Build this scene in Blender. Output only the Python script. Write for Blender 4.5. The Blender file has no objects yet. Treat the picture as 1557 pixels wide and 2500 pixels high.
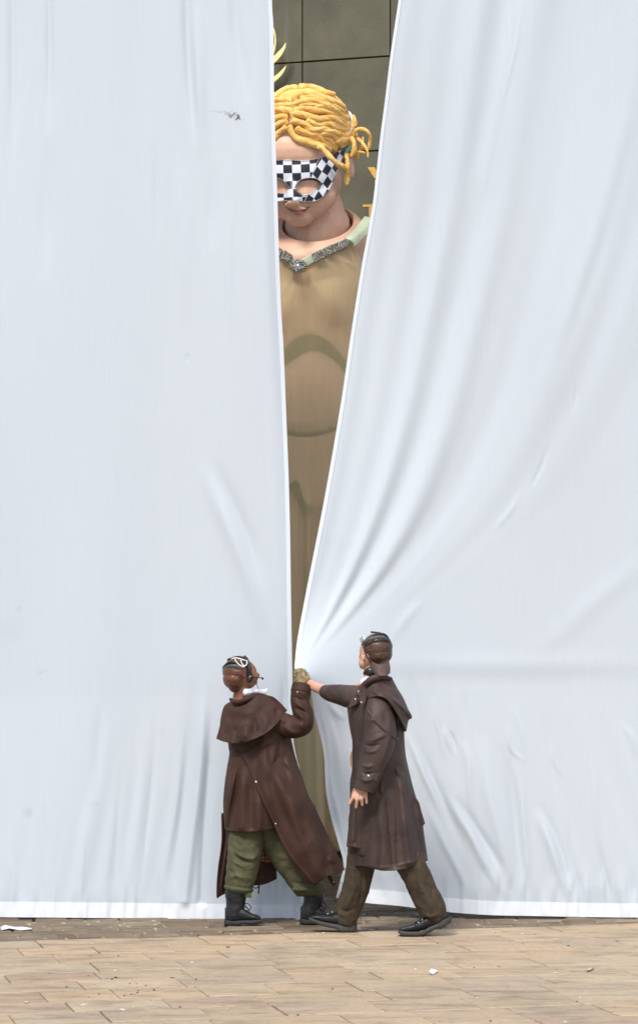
import bpy, bmesh, math, random
import numpy as np
from mathutils import Vector, Matrix
from mathutils.bvhtree import BVHTree
random.seed(7)
S = bpy.context.scene
C = S.collection

# ------------------------------------------------------------------ camera, world, sun, exposure
F, HC, CX, HY = 5740.0, 1.6, 778.5, 1620.0        # focal length in photo pixels, eye height, principal column, horizon row
cam = bpy.data.cameras.new('camera')
cam.sensor_width = 36.0; cam.lens = F/2500*36.0
cam.shift_y = (HY-1250)/2500.0
cam.clip_start = 0.1; cam.clip_end = 3000
camo = bpy.data.objects.new('camera', cam); C.objects.link(camo)
camo.location = (0, -14, HC); camo.rotation_euler = (math.radians(90), 0, 0)
S.camera = camo

SUN_EL, SUN_AZ = 50.0, -26.0                       # sun high behind the camera, to its left
wd = bpy.data.worlds.new('World'); S.world = wd; wd.use_nodes = True
nt = wd.node_tree; bg = nt.nodes['Background']
sky = nt.nodes.new('ShaderNodeTexSky'); sky.sky_type = 'NISHITA'; sky.sun_disc = False
sky.sun_elevation = math.radians(SUN_EL); sky.sun_rotation = math.radians(180+SUN_AZ)
sky.air_density = 1.0; sky.dust_density = 2.0; sky.ozone_density = 1.0
nt.links.new(sky.outputs[0], bg.inputs[0]); bg.inputs[1].default_value = 0.125
sl = bpy.data.lights.new('sun', 'SUN'); sl.energy = 2.5; sl.angle = math.radians(16); sl.color = (1, 0.94, 0.86)
so = bpy.data.objects.new('sun', sl); C.objects.link(so)
az = math.radians(SUN_AZ); el = math.radians(SUN_EL)
sdir = Vector((math.sin(az)*math.cos(el), -math.cos(az)*math.cos(el), math.sin(el)))   # towards the sun
so.rotation_euler = sdir.to_track_quat('Z', 'Y').to_euler(); so.location = (-3, -8, 12)
S.view_settings.view_transform = 'Standard'; S.view_settings.look = 'None'
S.view_settings.exposure = 0.63; S.view_settings.gamma = 1.0; S.view_settings.use_curve_mapping = False
S.cycles.max_bounces = 8; S.cycles.transparent_max_bounces = 12

# ------------------------------------------------------------------ helpers
def W(px, py, Y):
    D = Y+14.0
    return ((px-CX)/F*D, Y, HC+(HY-py)/F*D)
def Wn(px, py, Y):
    D = Y+14.0
    return np.stack([(px-CX)/F*D, Y+0*px, HC+(HY-py)/F*D], -1)
def ppm(Y): return F/(Y+14.0)                      # photo pixels per metre at depth Y

def tag(o, label=None, cat=None, group=None, kind=None):
    if label: o['label'] = label
    if cat: o['category'] = cat
    if group: o['group'] = group
    if kind: o['kind'] = kind
    return o
def empty(name, loc, label=None, cat=None, group=None, kind=None):
    o = bpy.data.objects.new(name, None); C.objects.link(o); o.location = loc
    o.empty_display_size = 0.1
    return tag(o, label, cat, group, kind)
def link(name, me, mat, parent=None, smooth=True):
    o = bpy.data.objects.new(name, me); C.objects.link(o)
    if mat:
        for m in (mat if isinstance(mat, (list, tuple)) else [mat]): me.materials.append(m)
    if parent:
        o.parent = parent; o.matrix_parent_inverse = Matrix.Translation(parent_loc(parent)).inverted()
    if smooth and len(me.polygons):
        me.polygons.foreach_set('use_smooth', [True]*len(me.polygons)); me.update()
    return o
def parent_loc(p):
    return p.location.copy() if p.type == 'EMPTY' else Vector((0, 0, 0))
def mesh_np(name, v, f):
    me = bpy.data.meshes.new(name)
    v = np.asarray(v, np.float32).reshape(-1, 3); 
    if isinstance(f, np.ndarray):
        me.vertices.add(len(v)); me.vertices.foreach_set('co', v.ravel())
        n, k = f.shape
        me.loops.add(n*k); me.loops.foreach_set('vertex_index', f.astype(np.int32).ravel())
        me.polygons.add(n); me.polygons.foreach_set('loop_start', np.arange(0, n*k, k, dtype=np.int32))
        me.update(calc_edges=True); me.validate()
    else:
        me.from_pydata(v.tolist(), [], f); me.update()
    return me
def grid_faces(nr, nc, wrap=False):
    r = np.arange(nr-1)[:, None]; c = np.arange(nc if wrap else nc-1)[None, :]
    c2 = (c+1) % nc
    a = r*nc+c; b = r*nc+c2; d = (r+1)*nc+c; e = (r+1)*nc+c2
    return np.stack([a, d, e, b], -1).reshape(-1, 4)

def cr(pts, n):
    """Catmull-Rom through pts (any dimension), n samples, parameter by chord length"""
    P = np.asarray(pts, float)
    if len(P) == 2: 
        t = np.linspace(0, 1, n)[:, None]; return P[0]*(1-t)+P[1]*t
    d = np.r_[0, np.cumsum(np.maximum(np.linalg.norm(np.diff(P[:, :2], axis=0), axis=1), 1e-6))]
    Q = np.vstack([2*P[0]-P[1], P, 2*P[-1]-P[-2]])
    s = np.linspace(0, d[-1], n); i = np.clip(np.searchsorted(d, s, 'right')-1, 0, len(P)-2)
    t = ((s-d[i])/(d[i+1]-d[i]))[:, None]
    p0, p1, p2, p3 = Q[i], Q[i+1], Q[i+2], Q[i+3]
    h = (d[i+1]-d[i])[:, None]
    dm = np.r_[d[1]-d[0], np.diff(d), d[-1]-d[-2]]
    m1 = (p2-p0)/((dm[i]+dm[i+1])[:, None])*h; m2 = (p3-p1)/((dm[i+1]+dm[i+2])[:, None])*h
    return (2*t**3-3*t**2+1)*p1+(t**3-2*t**2+t)*m1+(-2*t**3+3*t**2)*p2+(t**3-t**2)*m2
def coons(top, bot, left, right, nu, nv):
    T, B, L, R = cr(top, nu), cr(bot, nu), cr(left, nv), cr(right, nv)
    u = np.linspace(0, 1, nu)[None, :, None]; v = np.linspace(0, 1, nv)[:, None, None]
    P = (1-v)*T[None]+v*B[None]+(1-u)*L[:, None]+u*R[:, None]
    P -= (1-u)*(1-v)*T[0]+u*(1-v)*T[-1]+(1-u)*v*B[0]+u*v*B[-1]
    return P[..., 0], P[..., 1]

_rs = np.random.RandomState(5); _LAT = _rs.rand(64, 64, 64)*2-1
def noise3(x, y, z, sc=1.0):
    x = np.asarray(x)*sc; y = np.asarray(y)*sc; z = np.asarray(z)*sc
    x, y, z = np.broadcast_arrays(x, y, z)
    xi = np.floor(x).astype(int); yi = np.floor(y).astype(int); zi = np.floor(z).astype(int)
    fx, fy, fz = x-xi, y-yi, z-zi
    fx = fx*fx*(3-2*fx); fy = fy*fy*(3-2*fy); fz = fz*fz*(3-2*fz)
    g = lambda a, b, c: _LAT[(xi+a) & 63, (yi+b) & 63, (zi+c) & 63]
    l = lambda a, b, t: a+(b-a)*t
    return l(l(l(g(0,0,0), g(1,0,0), fx), l(g(0,1,0), g(1,1,0), fx), fy),
             l(l(g(0,0,1), g(1,0,1), fx), l(g(0,1,1), g(1,1,1), fx), fy), fz)
def strokes(X, Y, lst):
    """height from ridges (positive amp = towards the camera): (points, width px, amplitude m)"""
    H = np.zeros_like(X)
    for st in lst:
        pts, w, amp = st[:3]
        P = cr(pts, max(8, 4*len(pts)))
        x0, x1 = P[:, 0].min()-4*w, P[:, 0].max()+4*w; y0, y1 = P[:, 1].min()-4*w, P[:, 1].max()+4*w
        m = (X > x0) & (X < x1) & (Y > y0) & (Y < y1)
        if not m.any(): continue
        xs, ys = X[m], Y[m]
        best = np.full(xs.shape, 1e9); tt = np.zeros_like(xs)
        n = len(P)-1
        for k in range(n):
            ax, ay = P[k]; bx, by = P[k+1]; dx, dy = bx-ax, by-ay
            L2 = dx*dx+dy*dy+1e-9
            t = np.clip(((xs-ax)*dx+(ys-ay)*dy)/L2, 0, 1)
            d = (xs-ax-t*dx)**2+(ys-ay-t*dy)**2
            q = d < best; best[q] = d[q]; tt[q] = (k+t[q])/n
        soft = st[3] if len(st) > 3 else 1
        tap = np.sin(np.pi*np.clip(tt, 0, 1))**1.2 if soft else np.clip(tt*3, 0, 1)**1.5
        tap = np.maximum(tap, 0)
        H[m] += amp*np.exp(-best/(w*w))*tap
    return H

# materials ---------------------------------------------------------
def ramp(nt, fac, stops):
    r = nt.nodes.new('ShaderNodeValToRGB'); e = r.color_ramp.elements
    e[0].position, e[0].color = stops[0][0], (*stops[0][1], 1); e[1].position, e[1].color = stops[-1][0], (*stops[-1][1], 1)
    for p, c in stops[1:-1]:
        k = e.new(p); k.color = (*c, 1)
    nt.links.new(fac, r.inputs[0]); return r.outputs[0]
def srgb(r, g, b):
    f = lambda c: ((c/255+0.055)/1.055)**2.4 if c > 10 else c/255/12.92
    return (f(r), f(g), f(b))
def M(name, col, rough=0.7, var=0.12, nscale=6.0, bump=0.0, bscale=40.0, metal=0.0, spec=0.5, sheen=0.0, stretch=(1, 1, 1), weave=0.0, bdist=0.01, col2=None):
    m = bpy.data.materials.new(name); m.use_nodes = True; nt = m.node_tree; p = nt.nodes['Principled BSDF']
    tc = nt.nodes.new('ShaderNodeTexCoord'); mp = nt.nodes.new('ShaderNodeMapping'); mp.inputs['Scale'].default_value = stretch
    nt.links.new(tc.outputs['Object'], mp.inputs[0])
    n = nt.nodes.new('ShaderNodeTexNoise'); n.inputs['Scale'].default_value = nscale; n.inputs['Detail'].default_value = 6; n.inputs['Roughness'].default_value = 0.62
    nt.links.new(mp.outputs[0], n.inputs['Vector'])
    a = tuple(c*(1-var*1.6) for c in col); b = col2 or tuple(min(1, c*(1+var*1.6)) for c in col)
    c_ = ramp(nt, n.outputs['Fac'], [(0.3, a), (0.7, b)])
    nt.links.new(c_, p.inputs['Base Color'])
    p.inputs['Roughness'].default_value = rough; p.inputs['Metallic'].default_value = metal
    p.inputs['Specular IOR Level'].default_value = spec
    if sheen: p.inputs['Sheen Weight'].default_value = sheen
    if bump:
        n2 = nt.nodes.new('ShaderNodeTexNoise'); n2.inputs['Scale'].default_value = bscale; n2.inputs['Detail'].default_value = 5
        nt.links.new(mp.outputs[0], n2.inputs['Vector'])
        bp = nt.nodes.new('ShaderNodeBump'); bp.inputs['Strength'].default_value = bump; bp.inputs['Distance'].default_value = bdist
        nt.links.new(n2.outputs['Fac'], bp.inputs['Height']); nt.links.new(bp.outputs[0], p.inputs['Normal'])
    return m

# ------- solids
def tube(name, st, mat, parent=None, n=28, seg=40, depth=1.0, wr=0.0, wrs=30.0, closed=True, extra=None, flat_ends=False):
    """lofted limb: stations (px, py, Y, radius px [, depth factor])"""
    st = [tuple(s)+((depth,) if len(s) < 5 else ()) for s in st]
    A = cr([(s[0], s[1], s[2], s[3], s[4]) for s in st], seg)
    c = Wn(A[:, 0], A[:, 1], A[:, 2]); r = np.maximum(A[:, 3], 0.05)/ (F/(A[:, 2]+14.0)); df = A[:, 4]
    tn = np.gradient(c, axis=0); tn /= np.linalg.norm(tn, axis=1)[:, None]
    yv = np.array([0, 1, 0.]); a = np.cross(tn, yv); ln = np.linalg.norm(a, axis=1)[:, None]
    a = np.where(ln > 0.15, a/np.maximum(ln, 1e-6), np.array([1., 0, 0])); 
    b = np.cross(a, tn); b /= np.linalg.norm(b, axis=1)[:, None]
    th = np.linspace(0, 2*np.pi, n, endpoint=False)
    R = np.repeat(r[:, None], n, 1)
    P = c[:, None]+a[:, None]*(R*np.cos(th))[..., None]+b[:, None]*(R*df[:, None]*np.sin(th))[..., None]
    if wr:
        nv = P-c[:, None]; nv /= np.linalg.norm(nv, axis=2)[..., None]
        w = noise3(P[..., 0], P[..., 1], P[..., 2], wrs)+0.5*noise3(P[..., 0]+3, P[..., 1], P[..., 2], wrs*2.3)
        w = 1-2*np.abs(w)
        P = P+nv*(w*wr)[..., None]
    if extra is not None:
        D = P[..., 1]+14; X = P[..., 0]/D*F+CX; Yp = HY-(P[..., 2]-HC)/D*F
        h = strokes(X, Yp, extra)
        front = np.clip(-(P-c[:, None])[..., 1]/np.maximum(R, 1e-5), 0, 1)
        P[..., 1] -= h*front
    V = P.reshape(-1, 3); fc = [tuple(q) for q in grid_faces(seg, n, True)]
    V = np.vstack([V, c[:1]-(tn[:1]*r[:1, None]*0.35 if closed and not flat_ends else 0), c[-1:]+(tn[-1:]*r[-1:, None]*0.35 if closed and not flat_ends else 0)])
    if closed:
        k0, k1 = len(V)-2, len(V)-1
        for j in range(n):
            fc.append((k0, j, (j+1) % n)); fc.append((k1, (seg-1)*n+(j+1) % n, (seg-1)*n+j))
    me = mesh_np(name, V, fc)
    bm = bmesh.new(); bm.from_mesh(me); bmesh.ops.delete(bm, geom=[v for v in bm.verts if not v.link_faces], context='VERTS')
    bmesh.ops.recalc_face_normals(bm, faces=bm.faces); bm.to_mesh(me); bm.free()
    return link(name, me, mat, parent)

CRUMPLE = []
def sheet(name, quad, Yf, mat, parent=None, nu=60, nv=80, thick=0.004, folds=None, off=0.0):
    """cloth panel between four outline curves, lying at depth Yf(px, py, u, v)"""
    X, Y_ = coons(*quad, nu, nv)
    u = np.linspace(0, 1, nu)[None, :]+0*X; v = np.linspace(0, 1, nv)[:, None]+0*X
    D = Yf(X, Y_, u, v)+0*X
    if folds: D = D-strokes(X, Y_, folds)
    if mat in CRUMPLE:                              # soft crumples of waxed cotton
        D = D-0.012*noise3(X/24.0, Y_/230.0, 0*X+len(name), 1)-0.005*noise3(X/40.0+Y_/90.0, Y_/50.0, 0*X+3, 1)
    me = mesh_np(name, Wn(X, Y_, D+off), grid_faces(nv, nu))
    o = link(name, me, mat, parent)
    if thick:
        md = o.modifiers.new('thickness', 'SOLIDIFY'); md.thickness = thick; md.offset = 0
    return o

# blob bodies: overlapping ellipsoids and round cones, remeshed to one skin
def _sph(bm, c, r, rot=None, seg=20):
    m = Matrix.Translation(c) @ (rot.to_4x4() if rot else Matrix.Identity(4)) @ Matrix.Diagonal((r[0], r[1], r[2], 1))
    bmesh.ops.create_uvsphere(bm, u_segments=seg, v_segments=seg//2+2, radius=1, matrix=m)
def _cone(bm, p, q, r0, r1, n=16):
    p = Vector(p); q = Vector(q); d = q-p; L = d.length
    if L < 1e-6: return
    m = Matrix.Translation((p+q)/2) @ d.to_track_quat('Z', 'Y').to_matrix().to_4x4()
    bmesh.ops.create_cone(bm, cap_ends=True, segments=n, radius1=r0, radius2=r1, depth=L, matrix=m)
    _sph(bm, p, (r0,)*3, seg=n); _sph(bm, q, (r1,)*3, seg=n)
def blob(name, prims, mat, parent=None, voxel=0.006, smooth=3, wr=0.0, wrs=20.0):
    """prims: ('e', px,py,Y, rx,ry,rd [,tilt deg]) or ('c', px,py,Y,r, px,py,Y,r [, ...])  radii in photo px"""
    bm = bmesh.new()
    for p in prims:
        if p[0] == 'e':
            _, x, y, Y, rx, ry, rd = p[:7]; k = ppm(Y); t = p[7] if len(p) > 7 else 0
            _sph(bm, W(x, y, Y), (rx/k, rd/k, ry/k), Matrix.Rotation(math.radians(t), 3, 'Y'), 24)
        else:
            q = p[1:]
            for i in range(0, len(q)-4, 4):
                a, b = q[i:i+4], q[i+4:i+8]
                _cone(bm, W(*a[:3]), W(*b[:3]), a[3]/ppm(a[2]), b[3]/ppm(b[2]))
    me = bpy.data.meshes.new(name); bm.to_mesh(me); bm.free()
    o = bpy.data.objects.new(name, me); C.objects.link(o)
    md = o.modifiers.new('r', 'REMESH'); md.mode = 'VOXEL'; md.voxel_size = voxel; md.use_smooth_shade = True
    if smooth:
        s = o.modifiers.new('s', 'SMOOTH'); s.factor = 0.5; s.iterations = smooth
    dg = bpy.context.evaluated_depsgraph_get(); dg.update()
    me2 = bpy.data.meshes.new_from_object(o.evaluated_get(dg)); me2.name = name
    bpy.data.objects.remove(o); bpy.data.meshes.remove(me)
    if wr:
        n = len(me2.vertices); co = np.empty(n*3, np.float32); me2.vertices.foreach_get('co', co); co = co.reshape(-1, 3)
        no = np.empty(n*3, np.float32); me2.vertices.foreach_get('normal', no); no = no.reshape(-1, 3)
        w = 0.8*noise3(co[:, 0]+0.3*co[:, 2], co[:, 1], co[:, 2]*1.6, wrs)+0.45*noise3(co[:, 0]+7, co[:, 1], co[:, 2]*1.7, wrs*2.2)
        co = co+no*((1-2.4*np.abs(w))*wr)[:, None]; me2.vertices.foreach_set('co', co.astype(np.float32).ravel()); me2.update()
    return link(name, me2, mat, parent)
def bvh_of(o):
    me = o.data; off = o.matrix_parent_inverse.to_translation()+(parent_loc(o.parent) if o.parent else Vector())
    return BVHTree.FromPolygons([v.co for v in me.vertices], [tuple(p.vertices) for p in me.polygons])
def cast(b, px, py, dflt=None):
    o = Vector((0, -14, HC)); d = (Vector(W(px, py, 1))-o).normalized()
    h = b.ray_cast(o, d)
    if h[0] is not None: return h[0].y
    if dflt is None: return None
    h = b.find_nearest(Vector(W(px, py, dflt)))
    return h[0].y
def box_mesh(name, sx, sy, sz, bev=0.0):
    bm = bmesh.new(); bmesh.ops.create_cube(bm, size=1, matrix=Matrix.Diagonal((sx, sy, sz, 1)))
    if bev: bmesh.ops.bevel(bm, geom=list(bm.edges), offset=bev, segments=1, affect='EDGES')
    me = bpy.data.meshes.new(name); bm.to_mesh(me); bm.free(); return me
def prism(name, pts, Y, th, mat, parent=None):
    """flat outline in photo px cut from a plate of real thickness at depth Y"""
    P = [W(x, y, Y) for x, y in pts]; n = len(P)
    V = [(x, y-th/2, z) for x, y, z in P]+[(x, y+th/2, z) for x, y, z in P]
    fs = [tuple(range(n)), tuple(range(2*n-1, n-1, -1))]+[(i, i+n, (i+1) % n+n, (i+1) % n) for i in range(n)]
    me = bpy.data.meshes.new(name); me.from_pydata(V, [], fs)
    bm = bmesh.new(); bm.from_mesh(me); bmesh.ops.recalc_face_normals(bm, faces=bm.faces); bm.to_mesh(me); bm.free()
    return link(name, me, mat, parent, smooth=False)
def button(name, px, py, Y, r, mat, parent):
    bm = bmesh.new(); k = ppm(Y)
    _sph(bm, W(px, py, Y), (r/k, 0.4*r/k, r/k), seg=12)
    me = bpy.data.meshes.new(name); bm.to_mesh(me); bm.free(); return link(name, me, mat, parent)

# ================================================================== GROUND
def stone_mat(name, cols, rough=0.85, streak=(1.0, 5.0, 1.0), dark=0.35, bump=0.4, rot=0.0):
    m = bpy.data.materials.new(name); m.use_nodes = True; nt = m.node_tree; p = nt.nodes['Principled BSDF']
    geo = nt.nodes.new('ShaderNodeNewGeometry'); oi = nt.nodes.new('ShaderNodeObjectInfo')
    mp = nt.nodes.new('ShaderNodeMapping'); mp.inputs['Scale'].default_value = streak; mp.inputs['Rotation'].default_value = (0, 0, rot)
    nt.links.new(geo.outputs['Position'], mp.inputs[0])
    add = nt.nodes.new('ShaderNodeVectorMath'); add.operation = 'ADD'
    sc = nt.nodes.new('ShaderNodeVectorMath'); sc.operation = 'SCALE'; sc.inputs[3].default_value = 40
    cmb = nt.nodes.new('ShaderNodeCombineXYZ')
    for i in range(3): nt.links.new(oi.outputs['Random'], cmb.inputs[i])
    nt.links.new(cmb.outputs[0], sc.inputs[0]); nt.links.new(mp.outputs[0], add.inputs[0]); nt.links.new(sc.outputs[0], add.inputs[1])
    base = ramp(nt, oi.outputs['Random'], [(i/(len(cols)-1), c) for i, c in enumerate(cols)])
    def noise(s, d, v, r=0.6):
        n = nt.nodes.new('ShaderNodeTexNoise'); n.inputs['Scale'].default_value = s; n.inputs['Detail'].default_value = d; n.inputs['Roughness'].default_value = r
        nt.links.new(v, n.inputs['Vector']); return n.outputs['Fac']
    def mix(a, b, fac, mode='MULTIPLY'):
        x = nt.nodes.new('ShaderNodeMix'); x.data_type = 'RGBA'; x.blend_type = mode
        nt.links.new(a, x.inputs[6]); nt.links.new(b, x.inputs[7])
        if isinstance(fac, float): x.inputs[0].default_value = fac
        else: nt.links.new(fac, x.inputs[0])
        return x.outputs[2]
    f1 = noise(3.0, 8, add.outputs[0]); c1 = ramp(nt, f1, [(0.32, (0.66, 0.62, 0.6)), (0.5, (1, 1, 1)), (0.7, (1.12, 1.06, 0.98))])
    c = mix(base, c1, 0.9)
    f2 = noise(1.3, 6, geo.outputs['Position'], 0.7); c2 = ramp(nt, f2, [(0.3, (1-dark,)*3), (0.52, (1, 1, 1))])
    c = mix(c, c2, 0.8)
    f3 = noise(26, 6, add.outputs[0], 0.75); c3 = ramp(nt, f3, [(0.36, (0.7, 0.66, 0.62)), (0.5, (1, 1, 1)), (0.68, (1.1, 1.08, 1.05))])
    c = mix(c, c3, 0.7)
    f4 = noise(9, 3, geo.outputs['Position'], 0.5); c4 = ramp(nt, f4, [(0.735, (1, 1, 1)), (0.76, (0.35, 0.27, 0.22))])
    c = mix(c, c4, 0.8)
    nt.links.new(c, p.inputs['Base Color']); p.inputs['Roughness'].default_value = rough; p.inputs['Specular IOR Level'].default_value = 0.3
    bp = nt.nodes.new('ShaderNodeBump'); bp.inputs['Strength'].default_value = bump; bp.inputs['Distance'].default_value = 0.006
    nt.links.new(f3, bp.inputs['Height']); nt.links.new(bp.outputs[0], p.inputs['Normal'])
    return m
ROT = math.radians(14)
m_flag = stone_mat('sandstone_flag', [(0.43, 0.325, 0.21), (0.385, 0.31, 0.215), (0.45, 0.365, 0.255), (0.37, 0.30, 0.22), (0.44, 0.335, 0.22), (0.42, 0.345, 0.245), (0.37, 0.275, 0.195)], rot=-ROT, streak=(1.0, 3.0, 1.0), dark=0.25)
m_sett = stone_mat('old_sett', [(0.15, 0.115, 0.08), (0.21, 0.165, 0.12), (0.18, 0.15, 0.11), (0.26, 0.21, 0.155)], bump=1.0, dark=0.45, rot=-ROT, streak=(1.0, 4.0, 1.0))
m_joint = M('joint_dirt', (0.10, 0.075, 0.05), 0.95, 0.25, 30, 0.6, 120)
# one big sheet to the horizon
me = mesh_np('ground', [(-400, -60, -0.03), (400, -60, -0.03), (400, 900, -0.03), (-400, 900, -0.03)], [(0, 1, 2, 3)])
tag(link('ground', me, m_joint, smooth=False), kind='structure')
paving = empty('pavement', (0, 0, 0), kind='structure')
ca, sa = math.cos(ROT), math.sin(ROT)
def rotp(u, v): return (u*ca-v*sa, u*sa+v*ca)
flag_variants = {}
def flag(u0, u1, v0, v1, parent, mat, name, h, gap, jitter):
    w, d = u1-u0-gap, v1-v0-gap
    key = (name, round(w, 2), round(d, 2), random.randint(0, 2))
    if key not in flag_variants:
        bm = bmesh.new(); bmesh.ops.create_cube(bm, size=1, matrix=Matrix.Diagonal((w, d, 0.05, 1)))
        for v in bm.verts: v.co.x += random.uniform(-1, 1)*jitter; v.co.y += random.uniform(-1, 1)*jitter
        top = [e for e in bm.edges if all(v.co.z > 0 for v in e.verts)]
        bmesh.ops.bevel(bm, geom=top, offset=min(0.004, w*0.1) if name == 'flagstone' else 0.012, segments=1, affect='EDGES')
        me = bpy.data.meshes.new(name); bm.to_mesh(me); bm.free(); me.materials.append(mat); flag_variants[key] = me
    o = bpy.data.objects.new(name, flag_variants[key]); C.objects.link(o); o.parent = parent
    x, y = rotp((u0+u1)/2, (v0+v1)/2)
    o.location = (x, y, h-0.025); o.rotation_euler = (random.uniform(-1, 1)*0.004, random.uniform(-1, 1)*0.004, ROT)
# flags: courses along u (towards right and away), rows across v
V_EDGE = -0.02
v = V_EDGE
rows = []
while v > -4.6:
    d = random.choice((0.33, 0.36, 0.38)); rows.append((v-d, v)); v -= d
nfl = 0
for v0, v1 in rows:
    half = 2.35+0*v0
    u = -3.3+random.random()*0.3 - 0.25*v0*0 
    while u < 3.4:
        L = random.choice((0.35, 0.42, 0.46, 0.5, 0.6))
        x, y = rotp(u+L/2, (v0+v1)/2)
        D = y+14
        if abs(x) < 0.136*D+0.75:
            flag(u, u+L, v0, v1, paving, m_flag, 'flagstone', random.uniform(-0.003, 0.003), 0.006, 0.002); nfl += 1
        u += L
# plain flagged surface beyond the pieces, joined
far = empty('far_pavement', (0, 0, 0), kind='structure')
vv = []; ff = []
def quad_flag(u0, u1, v0, v1, z):
    k = len(vv)
    for (a, b) in ((u0, v0), (u1, v0), (u1, v1), (u0, v1)):
        x, y = rotp(a, b); vv.append((x, y, z))
    ff.append((k, k+1, k+2, k+3))
for v0, v1 in [(V_EDGE-0.36*(i+1), V_EDGE-0.36*i) for i in range(-3, 34)]:
    u = -16+random.random()*0.4
    while u < 16:
        L = random.choice((0.42, 0.5, 0.62)); quad_flag(u+0.004, u+L-0.004, v0+0.004, v1-0.004, -0.012); u += L
o = link('far_flagstones', mesh_np('far_flagstones', vv, ff), m_flag, far, smooth=False); tag(o, kind='stuff')
# worn narrow setts between the flags and the building
setts = empty('sett_band', (0, 0, 0), kind='structure')
v = V_EDGE; cnt = 0; vv = []; ff = []; srows = []
while v < 3.4:
    d = random.uniform(0.085, 0.12); srows.append((v, v+d)); v += d
for v0, v1 in srows:
    u = -3.0-0.12*v0+random.random()*0.2
    while u < 3.3:
        L = random.uniform(0.13, 0.34)
        x, y = rotp(u+L/2, (v0+v1)/2)
        py = HY+HC*F/(y+14); px = CX+x*F/(y+14)
        vis = -40 < px < 1600 and y < 0.95
        if vis and cnt < 290:
            flag(u, u+round(L, 1)+0.02, v0, v1, setts, m_sett, 'sett', random.uniform(-0.010, 0.004), 0.012, 0.006); cnt += 1; L = round(L, 1)+0.02
        else:
            for a, b in ((u+0.006, u+L-0.006),): 
                k = len(vv); z = random.uniform(-0.012, 0.004)
                for (aa, bb, zz) in ((a, v0+.006, z-.04), (b, v0+.006, z-.04), (b, v1-.006, z-.04), (a, v1-.006, z-.04), (a+.01, v0+.014, z), (b-.01, v0+.014, z), (b-.01, v1-.014, z), (a+.01, v1-.014, z)):
                    q = rotp(aa, bb); vv.append((q[0], q[1], zz))
                for f in ((4, 5, 6, 7), (0, 1, 5, 4), (1, 2, 6, 5), (2, 3, 7, 6), (3, 0, 4, 7)): ff.append(tuple(k+i for i in f))
        u += L
o = link('rough_setts', mesh_np('rough_setts', vv, ff), m_sett, setts, smooth=False); tag(o, kind='stuff')
# crumbs, chips and grit
m_grit = M('pale_grit', (0.42, 0.33, 0.24), 0.9, 0.5, 3, col2=(0.75, 0.68, 0.58))
m_dgrit = M('brown_grit', (0.10, 0.05, 0.03), 0.9, 0.4, 3)
for nm, mt, n_, seed in (('pale_crumbs', m_grit, 170, 3), ('brown_crumbs', m_dgrit, 60, 4)):
    rnd = random.Random(seed); bm = bmesh.new()
    for i in range(n_):
        if i < n_*0.45: px, py = rnd.gauss(330, 110), rnd.gauss(2385, 38)
        elif i < n_*0.6: px, py = rnd.gauss(900, 260), rnd.gauss(2282, 5)
        else: px, py = rnd.uniform(-20, 1580), rnd.uniform(2262, 2500)
        py = max(py, 2255); D = HC*F/(py-HY); x = (px-CX)/F*D
        s = abs(rnd.gauss(0.0, 0.003))+0.0018
        bmesh.ops.create_icosphere(bm, subdivisions=1, radius=s, matrix=Matrix.Translation((x, D-14, s*0.4)) @ Matrix.Rotation(rnd.random()*6, 4, 'Z') @ Matrix.Diagonal((1+rnd.random()*1.6, 1, 0.6, 1)))
    me = bpy.data.meshes.new(nm); bm.to_mesh(me); bm.free(); tag(link(nm, me, mt, smooth=False), 'scattered '+('pale chips' if nm[0] == 'p' else 'brown crumbs')+' lying on the sandstone paving', kind='stuff')
def gpt(px, py): 
    D = HC*F/(py-HY); return ((px-CX)/F*D, D-14)
m_white = M('white_plastic', (0.8, 0.8, 0.82), 0.4, 0.03, 5)
def scrap(name, pts, z, label, cat, mat, lift=0.006):
    P = [gpt(*p) for p in pts]; cx_ = sum(p[0] for p in P)/len(P); cy_ = sum(p[1] for p in P)/len(P)
    n = len(P); V = [(x-cx_, y-cy_, 0.001+lift*(i % 2)) for i, (x, y) in enumerate(P)]+[(x-cx_, y-cy_, 0.004+lift*(i % 2)) for i, (x, y) in enumerate(P)]+[(0, 0, 0.012), ]
    fs = [(n+i, n+(i+1) % n, 2*n) for i in range(n)]+[(i, (i+1) % n, n+(i+1) % n, n+i) for i in range(n)]+[tuple(range(n-1, -1, -1))]
    o = link(name, mesh_np(name, V, fs), mat, smooth=False); o.location = (cx_, cy_, z); return tag(o, label, cat)
scrap('plastic_scrap', [(2, 2268), (12, 2264), (30, 2267), (55, 2268), (77, 2269), (78, 2273), (50, 2273), (25, 2271), (5, 2273)], 0.004, 'long white plastic scrap lying on the dark setts at the left edge', 'litter', m_white)
scrap('paper_scrap', [(1046, 2376), (1052, 2371), (1066, 2372), (1068, 2376), (1058, 2381), (1050, 2382)], 0.004, 'small crumpled white paper scrap on the flagstones below the walking man', 'litter', m_white)
scrap('dry_leaf', [(1430, 2371), (1438, 2367), (1447, 2363), (1448, 2366), (1440, 2371), (1432, 2374)], 0.004, 'pale curled dry leaf on the paving at the right', 'leaf', m_grit)

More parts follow.
